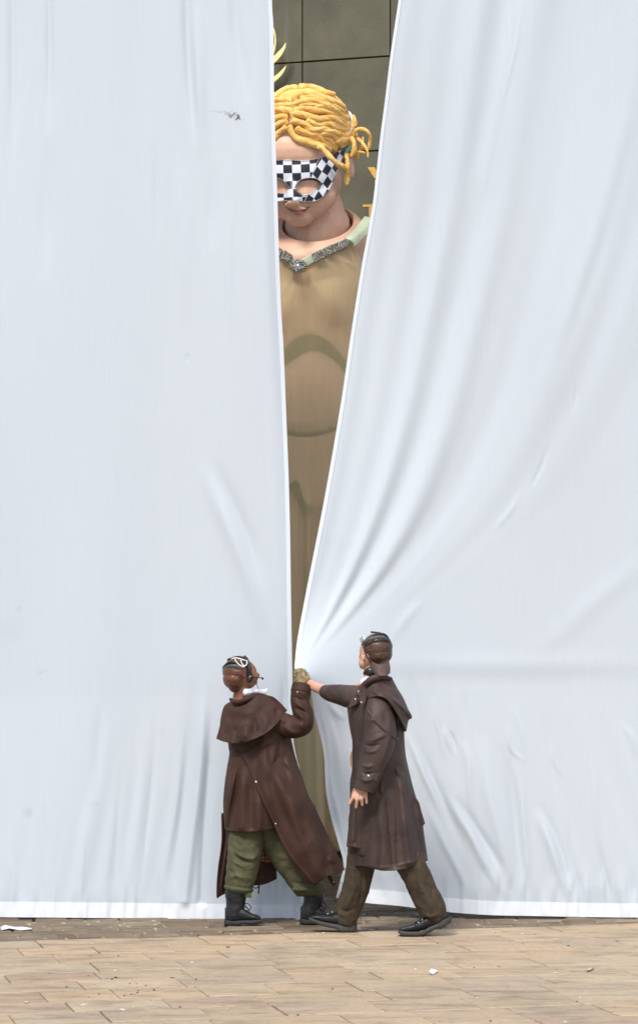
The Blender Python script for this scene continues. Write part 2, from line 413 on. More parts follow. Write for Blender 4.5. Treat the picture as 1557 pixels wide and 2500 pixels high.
# ================================================================== BUILDING BEHIND
m_slab = M('olive_slab', (0.080, 0.076, 0.042), 0.5, 0.16, 2.2, 0.25, 60, stretch=(1, 1, 1), col2=(0.112, 0.100, 0.056), bdist=0.004)
def add_streaks(m):
    nt = m.node_tree; p = nt.nodes['Principled BSDF']; geo = nt.nodes.new('ShaderNodeNewGeometry')
    mp = nt.nodes.new('ShaderNodeMapping'); mp.inputs['Scale'].default_value = (22, 22, 0.8); nt.links.new(geo.outputs['Position'], mp.inputs[0])
    n = nt.nodes.new('ShaderNodeTexNoise'); n.inputs['Scale'].default_value = 1.0; n.inputs['Detail'].default_value = 4; nt.links.new(mp.outputs[0], n.inputs['Vector'])
    f = ramp(nt, n.outputs['Fac'], [(0.62, (0, 0, 0)), (0.78, (0.5, 0.5, 0.5))])
    old = p.inputs['Base Color'].links[0].from_socket; x = nt.nodes.new('ShaderNodeMix'); x.data_type = 'RGBA'
    nt.links.new(f, x.inputs[0]); nt.links.new(old, x.inputs[6]); x.inputs[7].default_value = (0.17, 0.18, 0.135, 1); nt.links.new(x.outputs[2], p.inputs['Base Color'])
    n2 = nt.nodes.new('ShaderNodeTexNoise'); n2.inputs['Scale'].default_value = 4; n2.inputs['Detail'].default_value = 8; nt.links.new(geo.outputs['Position'], n2.inputs['Vector'])
    r = ramp(nt, n2.outputs['Fac'], [(0.3, (0.3,)*3), (0.7, (0.6,)*3)]); nt.links.new(r, p.inputs['Roughness'])
add_streaks(m_slab)
m_dark = M('dark_recess', (0.02, 0.018, 0.014), 0.9, 0.1)
wall = empty('monument_wall', (0.62, 5.0, 0), 'dark olive stone slab wall standing behind the giant figure', 'wall')
WR = math.radians(-15)
wall.rotation_euler = (0, 0, WR)
def wlocal(o): o.matrix_parent_inverse = Matrix.Identity(4)
# joint column at px 955 lies at local x=0
jx = (954-CX)/F*19.0; wall.location.x = jx
sw, shh = 0.735, 0.757
z0 = HC+(HY-139)/F*19.0
mj = box_mesh('slab', sw-0.008, 0.06, shh-0.010, 0.004); mj.materials.append(m_slab)
for i in range(-5, 4):
    for j in range(-9, 3):
        o = bpy.data.objects.new('slab', mj); C.objects.link(o); o.parent = wall
        zc = z0+shh*(j+0.5)
        if zc < 0.2: continue
        o.location = ((i+0.5)*sw, random.uniform(-0.003, 0.003), zc); o.rotation_euler = (random.uniform(-1, 1)*.003, 0, random.uniform(-1, 1)*.003)
bk = box_mesh('backing', sw*9, 0.2, 9.2); o = link('backing', bk, m_dark, None, False); o.parent = wall; o.location = (-0.5*sw, 0.125, 4.6)
m_gold = M('gold_leaf', (0.62, 0.36, 0.08), 0.38, 0.12, 12, 0.2, 60, metal=0.35)
m_gold2 = M('pale_gold', (0.78, 0.66, 0.30), 0.4, 0.06, 12, metal=0.15)
def letter(label, pieces, Y, name='gilt_letter'):
    r = empty(name, W(pieces[0][0][0], pieces[0][0][1], Y), label, 'letter')
    for pc in pieces: prism('letter_stroke', pc, Y, 0.03, m_gold, r)
letter('gilded letter Y, upper of two fixed to the wall beside the right curtain', [[(896.5, 409), (914, 409), (928, 438), (920, 447)], [(930, 409), (946, 409), (929, 440), (921, 430)], [(914, 436), (931, 436), (930, 476), (917, 476)]], 4.82)
letter('gilded letter T, lower of two fixed to the wall beside the right curtain', [[(885, 500), (928, 499), (928, 505), (885, 506)], [(900, 506), (912, 506), (912, 556), (901, 556)]], 4.82)
ring = [(cx_, cy_) for cx_, cy_ in [(676+18*math.cos(a), 522+15*math.sin(a)) for a in np.linspace(0, 2*math.pi, 24, endpoint=False)]]
r = empty('gilt_letter', W(676, 522, 4.7), 'round gilded letter half hidden behind the left curtain at the giant figure shoulder', 'letter')
tube('letter_stroke', [(x, y, 5.05, 5) for x, y in ring+ring[:1]], m_gold, r, n=10, seg=48)
em = empty('gilt_emblem', W(640, 120, 5.0), 'pale gold curved emblem with pointed leaves on the wall beside the left curtain', 'emblem')
YE = 5.1
arc = [(628+44*math.cos(a), 100+62*math.sin(a)) for a in np.linspace(-1.2, 1.2, 14)]
tube('emblem_rim', [(x, y, YE, 2.6) for x, y in arc], m_gold2, em, n=10, seg=40)
for up, lo in (([(697, 105), (691, 115), (680, 126.5), (669, 137.5), (640, 155)], [(698, 110), (695.5, 120), (687.6, 135), (678, 147), (668, 156), (645, 172)]),
               ([(698, 161), (687, 172.5), (669, 188), (640, 200)], [(698.5, 164), (694, 174), (686, 186), (669, 201.5), (645, 215)])):
    U = cr(up, 14); L = cr(lo, 14); prism('emblem_leaf', [tuple(p) for p in U]+[tuple(p) for p in L[::-1]], YE-0.03, 0.035, m_gold2, em)
# steps
m_step = stone_mat('step_stone', [(0.20, 0.13, 0.075), (0.27, 0.19, 0.11), (0.22, 0.15, 0.09)], dark=0.5)
steps = empty('stone_steps', (0, 2.2, 0), 'two low brown stone steps under the giant figure, seen between the curtains', 'steps')
for k, (y0, y1, za, zb) in enumerate(((2.2, 2.62, -0.02, 0.145), (2.6, 4.9, -0.02, 0.225))):
    x = -2.6
    while x < 2.8:
        L = 0.55+0.12*((k*3+int(x*7)) % 3)
        me = box_mesh('step_block', L-0.006, y1-y0, zb-za, 0.008); o = link('step_block', me, m_step, None, False); o.parent = steps
        o.location = (x+L/2, (y0+y1)/2-2.2, (za+zb)/2); x += L

# ================================================================== GIANT FIGURE
YD = 2.75; KD = ppm(YD)
def z2Y(z, base=YD): return base-z/KD            # z in px towards the camera
giant = empty('giant_figure', W(745, 2050, 2.9), 'towering masked doll figure with orange rope hair and sheer green dress between the curtains', 'puppet')
m_skin = M('doll_skin', (0.62, 0.365, 0.245), 0.5, 0.06, 5, 0.08, 80, col2=(0.67, 0.415, 0.29))
m_hair = M('cotton_rope', (0.84, 0.43, 0.09), 0.85, 0.1, 9, 0.5, 30, stretch=(1, 1, 2.2), col2=(0.92, 0.62, 0.22), bdist=0.012)
E = lambda x, y, z, rx, ry, rz, t=0: ('e', x, y, z2Y(z), rx, ry, rz, t)
head = blob('head', [
    E(730, 325, 0, 118, 104, 122), E(714, 380, 48, 96, 74, 76), E(722, 430, 38, 108, 84, 82, 8), E(730, 484, 52, 78, 60, 62),
    E(731, 530, 66, 34, 24, 32), E(778, 478, 58, 44, 40, 38), E(672, 480, 58, 42, 40, 38), E(800, 440, 10, 34, 50, 40),
    E(716, 496, 122, 16, 11, 20), E(703, 500, 108, 8, 7, 11), E(729, 499, 108, 8, 7, 11), ('c', 711, 430, z2Y(104), 9, 716, 494, z2Y(124), 12),
    E(727, 510.5, 108, 22, 4, 10, -2), E(727, 521, 105, 18, 5, 10), E(752, 456, 84, 22, 12, 14), E(688, 456, 84, 20, 12, 14),
    E(850, 402, -10, 14, 36, 16, -12), E(846, 405, -4, 8, 24, 14),
    ('c', 776, 640, z2Y(-46), 84, 775, 560, z2Y(-42), 82, 768, 470, z2Y(-22), 58)],
    m_skin, giant, voxel=0.0075, smooth=5)
BH = bvh_of(head)
hb = blob('hair_base', [E(738, 318, -34, 120, 104, 112), E(738, 283, 0, 112, 67, 119), E(800, 330, -24, 60, 60, 72), E(664, 336, -24, 58, 62, 72)], m_hair, giant, voxel=0.012, smooth=2)
BB = bvh_of(hb)
def surf(px, py):
    a = cast(BH, px, py); b = cast(BB, px, py)
    v = [q for q in (a, b) if q is not None and q < 3.1]
    if v: return min(v)
    h = BB.find_nearest(Vector(W(px, py, YD+0.1))); return h[0].y
def rope(pts, r, name='hair_strand', parent=giant, lift=0.55, mat=None, taper=None, ys=None):
    P = cr(pts, max(10, 6*len(pts))); n = len(P)
    yy = np.array([surf(*p) for p in P]) if ys is None else cr([(a[0], a[1], y) for a, y in zip(pts, ys)], n)[:, 2]
    if ys is None:
        k = np.ones(7)/7; yy = np.convolve(np.r_[[yy[0]]*3, yy, [yy[-1]]*3], k, 'valid')
        yy = yy-r*lift/KD
    rr = np.full(n, float(r)); rr[0] *= 0.72; rr[-1] *= 0.75
    rr *= 1+0.06*np.sin(np.arange(n)*0.4+pts[0][0])
    if taper: rr *= np.linspace(1, taper, n)
    o = tube(name, [(P[i, 0], P[i, 1], yy[i], rr[i]) for i in range(n)], mat or m_hair, parent, n=16, seg=n*2)
    # twisted cloth: spiral creases pressed into the rope
    me = o.data; m = n*2; nn = 16
    co = np.empty(len(me.vertices)*3, np.float32); me.vertices.foreach_get('co', co); co = co.reshape(-1, 3)
    g = co[:m*nn].reshape(m, nn, 3); c = g.mean(1, keepdims=True)
    i = np.arange(m)[:, None]; j = np.arange(nn)[None]
    ph = j/nn*2*np.pi+i*0.10*(1 if int(pts[0][0]) % 2 else -1)
    s = 1-0.19*np.abs(np.sin(ph*1.0))**8-0.10*np.abs(np.sin(ph*2+1.3+i*0.05))**4
    co[:m*nn] = (c+(g-c)*s[..., None]).reshape(-1, 3); me.vertices.foreach_set('co', co.ravel()); me.update()
    return o
def za(p): return (660+p[0]/5.815, 200+p[1]/5.815)
ropes = [
 ([(400,80),(550,72),(680,110),(800,160),(905,190)], 40), ([(310,250),(400,185),(540,165),(700,210),(850,270),(1000,340),(1045,375)], 40),
 ([(300,350),(400,290),(520,265),(640,275),(760,320),(870,375),(960,430),(1040,510)], 36), ([(540,240),(700,250),(850,310),(960,375),(1050,440)], 30),
 ([(330,400),(450,375),(600,390),(760,420),(900,480),(1000,540),(1050,590)], 36), ([(285,485),(380,460),(500,475),(600,515),(700,530),(850,520),(950,560),(1040,625),(1110,605)], 42),
 ([(510,545),(570,575),(640,605),(800,605),(920,650),(1020,690),(1110,665)], 34), ([(295,555),(400,570),(500,620),(600,680),(750,680),(880,710),(980,750),(1070,745),(1110,710)], 40),
 ([(275,620),(300,720),(370,800),(480,850),(620,890),(760,920),(850,965)], 40), ([(370,650),(430,700),(560,730),(680,780),(770,870),(850,930),(935,950)], 40),
 ([(690,745),(820,740),(920,800),(985,890),(1000,950)], 36), ([(900,850),(1000,830),(1130,790)], 50),
 ([(1090,470),(1075,530),(1075,590)], 36), ([(1150,480),(1190,560),(1180,640)], 34), ([(1140,650),(1180,700),(1190,780)], 36),
 ([(390,90),(300,85),(200,120),(100,180),(30,240),(-100,250),(-210,360)], 38), ([(310,260),(200,250),(60,270),(-60,300),(-180,400),(-260,520)], 36), ([(310,320),(200,325),(70,350),(-60,400),(-170,500),(-250,620)], 34),
 ([(320,430),(230,400),(70,405),(-60,440),(-160,560),(-230,700)], 42), ([(250,510),(150,505),(60,515),(-60,550),(-150,660),(-210,800)], 40), ([(250,570),(150,590),(70,625),(-60,700),(-140,800),(-180,920)], 38), ([(230,635),(150,695),(85,760),(-20,860)], 36),
 ([(620,800),(760,800),(850,850),(930,930)], 36), ([(420,770),(560,820),(700,870)], 30), ([(620,340),(760,350),(880,400),(980,500),(1040,560)], 30),
 ([(700,600),(860,590),(980,640),(1100,640)], 30),
 ([(640,175),(780,220),(920,300)], 30), ([(420,230),(560,215),(700,240)], 30), ([(400,335),(560,325),(700,345)], 30),
]
for pts, r_ in ropes: rope([za(p) for p in pts], r_/5.815*1.36)
# locks over the mask and the loose curls behind the ear
rope([(775,357),(787,362),(799,376),(812,390),(826,402),(839,408),(847,417),(847,432),(845,452)], 7.2, ys=[2.42,2.40,2.395,2.40,2.43,2.47,2.5,2.52,2.53])
rope([(842,372),(846,385),(848,398),(849,412)], 5.5, ys=[2.62,2.6,2.6,2.6])
rope([(857,336),(864,350),(864,366),(856,384)], 6.5, ys=[2.66,2.64,2.64,2.66])
rope([(860,334),(868,320),(882,315),(896,321),(903,336),(902,352),(899,366)], 5.6, ys=[2.7,2.68,2.66,2.66,2.68,2.7,2.72], taper=0.8)
rope([(868,335),(878,343),(888,355),(896,368),(898,384)], 6.5, ys=[2.72,2.7,2.68,2.68,2.68], taper=0.35)
rope([(862,374),(876,372),(892,373)], 5.5, ys=[2.74,2.72,2.7], taper=0.5)
rope([(870,388),(876,372),(884,350),(886,334)], 5.0, ys=[2.78,2.76,2.76,2.76], taper=0.6)
rope([(864,384),(870,370),(880,356)], 5.5, ys=[2.78,2.77,2.76], taper=0.5)

# mask
YM_EDGE = None
eyeR = np.array([(719,457),(726,445),(737,437.5),(755,434),(771,436),(782,444),(781.5,455),(771,464),(753,475),(737,475),(724,468)], float)
eyeL = np.array([(640,452),(650,440),(666,434),(678,435),(690,440),(700,450),(707,461),(701,470),(692,473),(676,472),(655,469),(644,462)], float)
def inpoly(x, y, poly):
    ins = np.zeros(x.shape, bool); n = len(poly); j = n-1
    for i in range(n):
        xi, yi = poly[i]; xj, yj = poly[j]
        c = ((yi > y) != (yj > y)) & (x < (xj-xi)*(y-yi)/(yj-yi+1e-12)+xi); ins ^= c; j = i
    return ins
mtop = [(622,372),(640,384),(674,391.5),(704,390),(728,392.5),(750,392),(771,388),(789,383),(812,376),(830,367),(845,361)]
mbot = [(600,440),(622,470),(650,488),(679,491.5),(700,489.5),(731,491),(756,492.5),(771,490),(785,483),(796,471),(806,457)]
mright = [(845,361),(843,371),(831,396),(826,411),(820,425),(815,441),(806,457)]
mleft = [(622,372),(606,400),(600,440)]
NU, NV = 190, 84
X, Yp = coons(mtop, mbot, mleft, mright, NU, NV)
Z = np.empty_like(X)
for i in range(0, NV, 3):
    for j in range(0, NU, 3):
        Z[i, j] = min(surf(X[i, j], Yp[i, j]), 2.62)
zi = Z[::3, ::3].copy()
for _ in range(6):                                  # the stiff cloth bridges the hollows of the face
    p = np.pad(zi, 1, 'edge'); av = (p[:-2, 1:-1]+p[2:, 1:-1]+p[1:-1, :-2]+p[1:-1, 2:])/4; zi = np.minimum(zi*0.4+av*0.6, zi+0.002)
ii = np.clip(np.arange(NV)/3, 0, zi.shape[0]-1.001); jj = np.clip(np.arange(NU)/3, 0, zi.shape[1]-1.001)
i0 = ii.astype(int)[:, None]; j0 = jj.astype(int)[None]; fi = (ii-ii.astype(int))[:, None]; fj = (jj-jj.astype(int))[None]
Z = zi[i0, j0]*(1-fi)*(1-fj)+zi[i0+1, j0]*fi*(1-fj)+zi[i0, j0+1]*(1-fi)*fj+zi[i0+1, j0+1]*fi*fj
Z = Z-0.014
def maskY(px, py):
    k = np.argmin((X-px)**2+(Yp-py)**2); return Z.flat[k]
V = Wn(X, Yp, Z); fc = grid_faces(NV, NU)
cxm = X.ravel()[fc].mean(1); cym = Yp.ravel()[fc].mean(1)
keep = ~(inpoly(cxm, cym, eyeR) | inpoly(cxm, cym, eyeL)); fc = fc[keep]; cxm = cxm[keep]; cym = cym[keep]
me = mesh_np('mask', V, fc)
# checked print as UV coordinates: straight weave left of the stitched dart, turned weave right of it
def check_uv(x, y):
    xz = (x-660)*5.6; yz = (y-350)*5.6
    seam = 650-(yz-230)*0.42
    ua = (xz-178-(yz-295)*0.03-0.00055*(yz-400)**2*0)/118.0; va = (yz-300+0.00011*(xz-170)**2)/111.0
    n_ = (xz-755)*0.866+(yz-287)*0.5; d_ = -(xz-755)*0.5+(yz-287)*0.866
    ub = n_/91.0; sh = np.where(ub > 0, 0.08*ub+0.22*np.maximum(ub-0.9, 0), 0.25*ub)
    vb = (d_-sh*118)/119.0
    right = xz > np.where(yz < 520, seam, 560-(yz-520)*0.35+ (yz-520)*0.0)
    return np.where(right, ub+4, ua), np.where(right, vb+4, va)
uvl = me.uv_layers.new(name='UVMap')
vx = X.ravel(); vy = Yp.ravel()
# each face is printed by its centre so the weave lines stay crisp; use loop positions with the face's own side of the dart
lv = np.empty(len(me.loops), np.int32); me.loops.foreach_get('vertex_index', lv)
u_, v_ = check_uv(vx[lv], vy[lv])
uvl.data.foreach_set('uv', np.stack([u_, v_], -1).astype(np.float32).ravel())
m_check = bpy.data.materials.new('checked_satin'); m_check.use_nodes = True; nt = m_check.node_tree; p = nt.nodes['Principled BSDF']
uvn = nt.nodes.new('ShaderNodeUVMap'); ck = nt.nodes.new('ShaderNodeTexChecker'); ck.inputs['Scale'].default_value = 1.0
mpp = nt.nodes.new('ShaderNodeMapping'); mpp.inputs['Location'].default_value = (0, 0, 0.5); nt.links.new(uvn.outputs[0], mpp.inputs[0])
ck.inputs['Color1'].default_value = (0.68, 0.71, 0.78, 1); ck.inputs['Color2'].default_value = (0.012, 0.013, 0.02, 1)
nt.links.new(mpp.outputs[0], ck.inputs['Vector']); nt.links.new(ck.outputs['Color'], p.inputs['Base Color']); p.inputs['Roughness'].default_value = 0.38
mask = link('mask', me, m_check, giant)
md = mask.modifiers.new('thickness', 'SOLIDIFY'); md.thickness = 0.008; md.offset = 1
m_bead = M('silver_bead', (0.62, 0.58, 0.55), 0.22, 0.2, 90, metal=0.6)
def beads(path, r=1.15, step=2.9, close=False):
    P = np.array(path+[path[0]] if close else path, float); L = np.linalg.norm(np.diff(P, axis=0), axis=1).sum()
    Q = cr(P, int(L/step)); bm = bmesh.new(); k = KD
    for q in Q:
        y = maskY(*q)-0.012
        bmesh.ops.create_icosphere(bm, subdivisions=1, radius=r/k, matrix=Matrix.Translation(W(q[0], q[1], y)))
    me = bpy.data.meshes.new('bead_trim'); bm.to_mesh(me); bm.free(); return link('bead_trim', me, m_bead, mask)
beads(mtop[2:-1]); beads(mbot[3:]); beads(mright[1:]); beads([tuple(q) for q in eyeR], close=True); beads([tuple(q) for q in eyeL], close=True)
# lips
m_lip = M('lip_paint', (0.42, 0.15, 0.11), 0.35, 0.1, 20); m_mline = M('mouth_line', (0.11, 0.035, 0.03), 0.6, 0.1, 20)
def onface(x, y, u, v, lift=0.004):
    r_ = np.empty_like(x)
    for i in np.ndindex(x.shape): r_[i] = surf(x[i], y[i])-lift
    return r_
sheet('lips', ([(700,506.5),(712,511),(720,512.5),(727,514),(738,511),(755,505.5)], [(700,507.5),(711,517),(727,525),(742,518),(755,506.5)], [(700,506.5),(700,507.5)], [(755,505.5),(755,506.5)]), onface, m_lip, giant, 26, 8, 0.003)
ml = cr([(698,505.5),(706,511),(716,515),(727,517.5),(739,514),(749,508.5),(757,504)], 26)
tube('mouth_line', [(a, b, surf(a, b)-0.003, 1.3 if 2 < i < 23 else 0.9) for i, (a, b) in enumerate(ml)], m_mline, giant, n=8, seg=50)
for ex in ([(725,443),(737,438),(755,435.5),(771,437.5),(780,443)],):
    q = cr(ex, 16); tube('eyelash', [(a, b+2, surf(a, b+2)-0.004, 2.2) for a, b in q], m_mline, giant, n=8, seg=30)
button('mole', 844, 515, surf(844, 515), 1.6, m_mline, giant)
# elastic strap and green tag
m_elastic = M('white_elastic', (0.78, 0.76, 0.76), 0.7, 0.04, 30, 0.3, 200)
sp = [za(q) for q in [(1075,395),(1100,420),(1135,455),(1152,520),(1148,620),(1135,720),(1100,820),(1010,935)]]
tube('mask_strap', [(x, y, surf(x, y)-0.035, 2.6+0.9*(i > 4), 0.3) for i, (x, y) in enumerate(sp)], m_elastic, giant, n=12, seg=60)
m_green = M('green_satin', (0.03, 0.14, 0.05), 0.4, 0.1, 10)
prism('mask_tab', [(843, 366), (857, 352), (851, 370), (845, 376)], 2.47, 0.006, m_green, giant)
prism('mask_tab', [(826, 368), (846, 356), (855, 352), (846, 362)], 2.48, 0.006, M('black_satin', (0.015, 0.015, 0.02), 0.4, 0.1), giant)

# torso shell with collar opening
YC = 2.80
th = np.linspace(0, 2*np.pi, 96, endpoint=False)
rings = []      # (cx, rx, cy, ay, depth radius m, Yc): px = cx+rx sin, py = cy+ay cos, Y = Yc-dr cos
for (cx_, rx, cy_, ay, dr, yc) in ((776, 84, 552, 38, .235, 2.84), (776, 88, 545, 44, .25, 2.82), (775, 95, 548, 48, .265, 2.82), (768, 118, 560, 54, .29, 2.82), (756, 142, 585, 52, .31, 2.84), (748, 156, 625, 40, .29, 2.86), (746, 150, 680, 20, .285, 2.86), (746, 138, 760, 8, .28, 2.86), (746, 130, 850, 0, .27, 2.86), (746, 122, 960, 0, .26, 2.86)):
    s_, c_ = np.sin(th), np.cos(th)
    sag = 6*np.clip(c_, 0, 1)**2
    rings.append(np.stack([cx_+rx*np.sign(s_)*np.abs(s_)**0.95, cy_+ay*c_-8*s_*(cy_ < 600), yc-dr*c_], -1))
RG = np.array(rings)
nst = 60
T_ = np.linspace(0, len(RG)-1, nst); G = np.empty((nst, 96, 3))
for j in range(96):
    P = RG[:, j]; Q = np.vstack([2*P[0]-P[1], P, 2*P[-1]-P[-2]])
    i = np.clip(T_.astype(int), 0, len(RG)-2); t = (T_-i)[:, None]
    G[:, j] = 0.5*((2*Q[i+1])+(-Q[i]+Q[i+2])*t+(2*Q[i]-5*Q[i+1]+4*Q[i+2]-Q[i+3])*t**2+(-Q[i]+3*Q[i+1]-3*Q[i+2]+Q[i+3])*t**3)
arch = lambda x: 816+0.009*(x-758)**2
cutoff = arch(G[..., 0])
fcs = grid_faces(nst, 96, True)
front = (G[..., 2] < 2.86).ravel()
yy_ = np.where(G[..., 2] < 2.86, np.minimum(G[..., 1], cutoff), G[..., 1])
G[..., 1] = yy_
me = mesh_np('torso', Wn(G[..., 0], G[..., 1], G[..., 2]), fcs)
bm = bmesh.new(); bm.from_mesh(me); bmesh.ops.dissolve_degenerate(bm, dist=1e-5, edges=bm.edges); bm.to_mesh(me); bm.free()
tor = link('torso', me, m_skin, giant); md = tor.modifiers.new('thickness', 'SOLIDIFY'); md.thickness = 0.02; md.offset = -1
# arms and lower body pieces under the cloth
tube('arm', [(900, 600, 2.86, 34), (930, 700, 2.86, 36), (940, 850, 2.84, 32), (935, 1000, 2.8, 28), (925, 1150, 2.7, 24), (922, 1220, 2.66, 22)], m_skin, giant, seg=50)
tube('arm', [(592, 615, 2.86, 34), (566, 700, 2.86, 36), (556, 850, 2.84, 32), (560, 1000, 2.8, 28), (565, 1150, 2.7, 24), (567, 1220, 2.66, 22)], m_skin, giant, seg=50)
for cx_, sgn in ((922, 1), (567, -1)):
    blob('hand', [('e', cx_, 1245, 2.65, 20, 28, 12)]+[('c', cx_-15+i*10, 1262, 2.65, 5, cx_-16+i*10.5, 1290, 2.64, 4.6, cx_-16+i*10.5, 1308-3*abs(i-1.5), 2.66, 4.2) for i in range(4)]+[('c', cx_-sgn*18, 1240, 2.62, 6, cx_-sgn*28, 1268, 2.6, 5)], m_skin, giant, voxel=0.008, smooth=2)
m_core = M('painted_gap_shade', (0.04, 0.042, 0.02), 0.9, 0.15, 8)  # dark olive painted as the shade in the gaps between the body shells
tube('gap_shade_core', [(746, 790, 2.9, 96, .7), (746, 900, 2.9, 104, .8), (744, 1060, 2.9, 108, .8), (742, 1200, 2.9, 104, .75), (742, 1260, 2.9, 95, .7)], m_core, giant, n=48, seg=40)
def shell(name, top, bot, bulge, x0, x1, mat):
    def Yf(x, y, u, v): return 2.86-bulge(u, v)*np.sqrt(np.clip(1-(2*u-1)**2*0.92, 0, 1))
    sheet(name, (top, bot, [top[0], bot[0]], [top[-1], bot[-1]]), Yf, mat, giant, 50, 40, 0.012)
shell('belly_shell', [(628, 985), (690, 892), (758, 846), (826, 892), (876, 985)], [(624, 1020), (690, 1046), (746, 1056), (802, 1046), (872, 1020)], lambda u, v: 0.16+0.145*np.sin(np.pi*np.clip(v, 0, .75)*.66)**0.8-.05*np.clip(v-.9,0,1)*10, 0, 0, m_skin)
shell('hip_shell', [(622, 1024), (690, 1058), (746, 1068), (802, 1058), (870, 1024)], [(618, 1150), (695, 1190), (724, 1172), (748, 1230), (792, 1232), (876, 1150)], lambda u, v: 0.29+0.03*v, 0, 0, m_skin)
for cx_, dx in ((695, -12), (800, 14)):
    tube('leg', [(cx_, 1185 if cx_ < 740 else 1215, 2.84, 46), (cx_, 1240, 2.82, 56), (cx_+dx*0.3, 1450, 2.82, 54), (cx_+dx*0.5, 1700, 2.84, 40), (cx_+dx*0.6, 1900, 2.88, 34), (cx_+dx*0.7, 2050, 2.92, 26)], m_skin, giant, seg=60)
    blob('shoe', [('e', cx_+dx*.8, 2072, 2.78, 34, 14, 70), ('e', cx_+dx*.8, 2064, 2.92, 27, 20, 36)], M('doll_shoe', (0.12, 0.07, 0.04), 0.5, 0.1), giant, voxel=0.012)

# sheer dress
m_dress = bpy.data.materials.new('sheer_chiffon'); m_dress.use_nodes = True; nt = m_dress.node_tree; p = nt.nodes['Principled BSDF']
tcn = nt.nodes.new('ShaderNodeNewGeometry'); mpn = nt.nodes.new('ShaderNodeMapping'); mpn.inputs['Scale'].default_value = (30, 30, 2.2)
nt.links.new(tcn.outputs['Position'], mpn.inputs[0]); nn = nt.nodes.new('ShaderNodeTexNoise'); nn.inputs['Scale'].default_value = 1; nn.inputs['Detail'].default_value = 5; nt.links.new(mpn.outputs[0], nn.inputs['Vector'])
nt.links.new(ramp(nt, nn.outputs['Fac'], [(0.25, (0.66, 0.525, 0.27)), (0.75, (0.71, 0.575, 0.31))]), p.inputs['Base Color'])
p.inputs['Roughness'].default_value = 0.6; p.inputs['Sheen Weight'].default_value = 0.2
tr = nt.nodes.new('ShaderNodeBsdfTransparent'); mx = nt.nodes.new('ShaderNodeMixShader'); lw = nt.nodes.new('ShaderNodeLayerWeight'); lw.inputs[0].default_value = 0.35
rmp = nt.nodes.new('ShaderNodeMapRange'); rmp.inputs[1].default_value = 0; rmp.inputs[2].default_value = 1; rmp.inputs[3].default_value = 0.42; rmp.inputs[4].default_value = 1.0
nt.links.new(lw.outputs['Facing'], rmp.inputs[0]); nt.links.new(rmp.outputs[0], mx.inputs[0]); nt.links.new(tr.outputs[0], mx.inputs[1]); nt.links.new(p.outputs[0], mx.inputs[2])
nt.links.new(mx.outputs[0], nt.nodes['Material Output'].inputs[0])
NT_, NA = 420, 300
a = np.linspace(-np.pi, np.pi, NA, endpoint=False)[None, :]; t = np.linspace(0, 1, NT_)[:, None]
prof_y = [560, 600, 640, 700, 760, 820, 900, 1060, 1300, 1700, 2080]
prof_r = [160, 162, 163, 160, 150, 140, 134, 140, 162, 185, 205]
prof_d = [.325, .345, .36, .355, .34, .325, .32, .345, .36, .38, .40]
sx = np.sin(a)
pxa = 744+161*sx
ytop = np.where(np.cos(a) > 0, np.interp(pxa, [583, 603, 622, 640, 660, 728, 848, 866, 885, 903], [700, 645, 603, 592, 604, 652, 586, 603, 648, 700]), 640.0)
ybot = 2078+3*np.sin(a*9)
py = ytop*(1-t)+ybot*t
rx = np.interp(py, prof_y, prof_r); dr = np.interp(py, prof_y, prof_d)
cxx = np.interp(py, [560, 1000, 2080], [744, 746, 752])
px = cxx+rx*sx
# gathered pleats, opening towards the hem
g = np.clip((py-1000)/1000, 0, 1)
pl = 0.0025*noise3(px/14.0, 0*px+2, py/600.0)+0.04*g*noise3(px/46.0, 0*px+5, py/1500.0)
YY = 2.86-dr*np.cos(a)*(1-0.0)
fr = np.clip(np.cos(a), 0, 1)
folds = [([(764,1500),(766,1700),(768,1850),(774,2060)], 22, .15, 0), ([(792,1560),(796,1800),(800,2070)], 14, -.08, 0), ([(700,1600),(704,1800),(706,2070)], 30, .03, 0), ([(812,1650),(816,1850),(820,2070)], 16, .06, 0),
  ([(716,1120),(714,1300),(724,1420),(728,1500),(722,1600)], 3, .006), ([(745,1100),(746,1400),(742,1560)], 10, .018), ([(708,1050),(714,960),(716,900)], 3, .005),
  ([(700,690),(690,760),(672,830)], 24, .045), ([(800,680),(812,740),(830,800)], 30, .05), ([(745,665),(748,760),(752,900)], 18, -.018),
  ([(723,672),(715,720),(700,760)], 3, .006), ([(729,674),(730,715),(728,760)], 3, .006), ([(737,672),(744,710),(752,750)], 3, .006), ([(716,668),(698,700),(680,730)], 4, .006), ([(745,668),(770,700),(790,740)], 4, .005),
  ([(850,600),(866,625),(884,640)], 4, .006), ([(830,610),(850,640),(880,665)], 5, .006), ([(860,715),(868,740),(872,760)], 4, -.006), ([(850,750),(862,775),(870,800)], 4, .006),
  ([(700,880),(712,960),(720,1080)], 14, .012), ([(790,880),(780,1000),(776,1120)], 16, .014), ([(765,1150),(760,1300),(758,1500)], 12, -.02), ([(800,1150),(792,1300)], 14, .02)]
YY = YY-(strokes(px, py, folds)+pl)*fr
me = mesh_np('dress', Wn(px, py, YY), grid_faces(NT_, NA, True)); dress = link('dress', me, m_dress, giant)
hemX = 752+205*np.sin(np.linspace(-1.2, 1.2, 40))
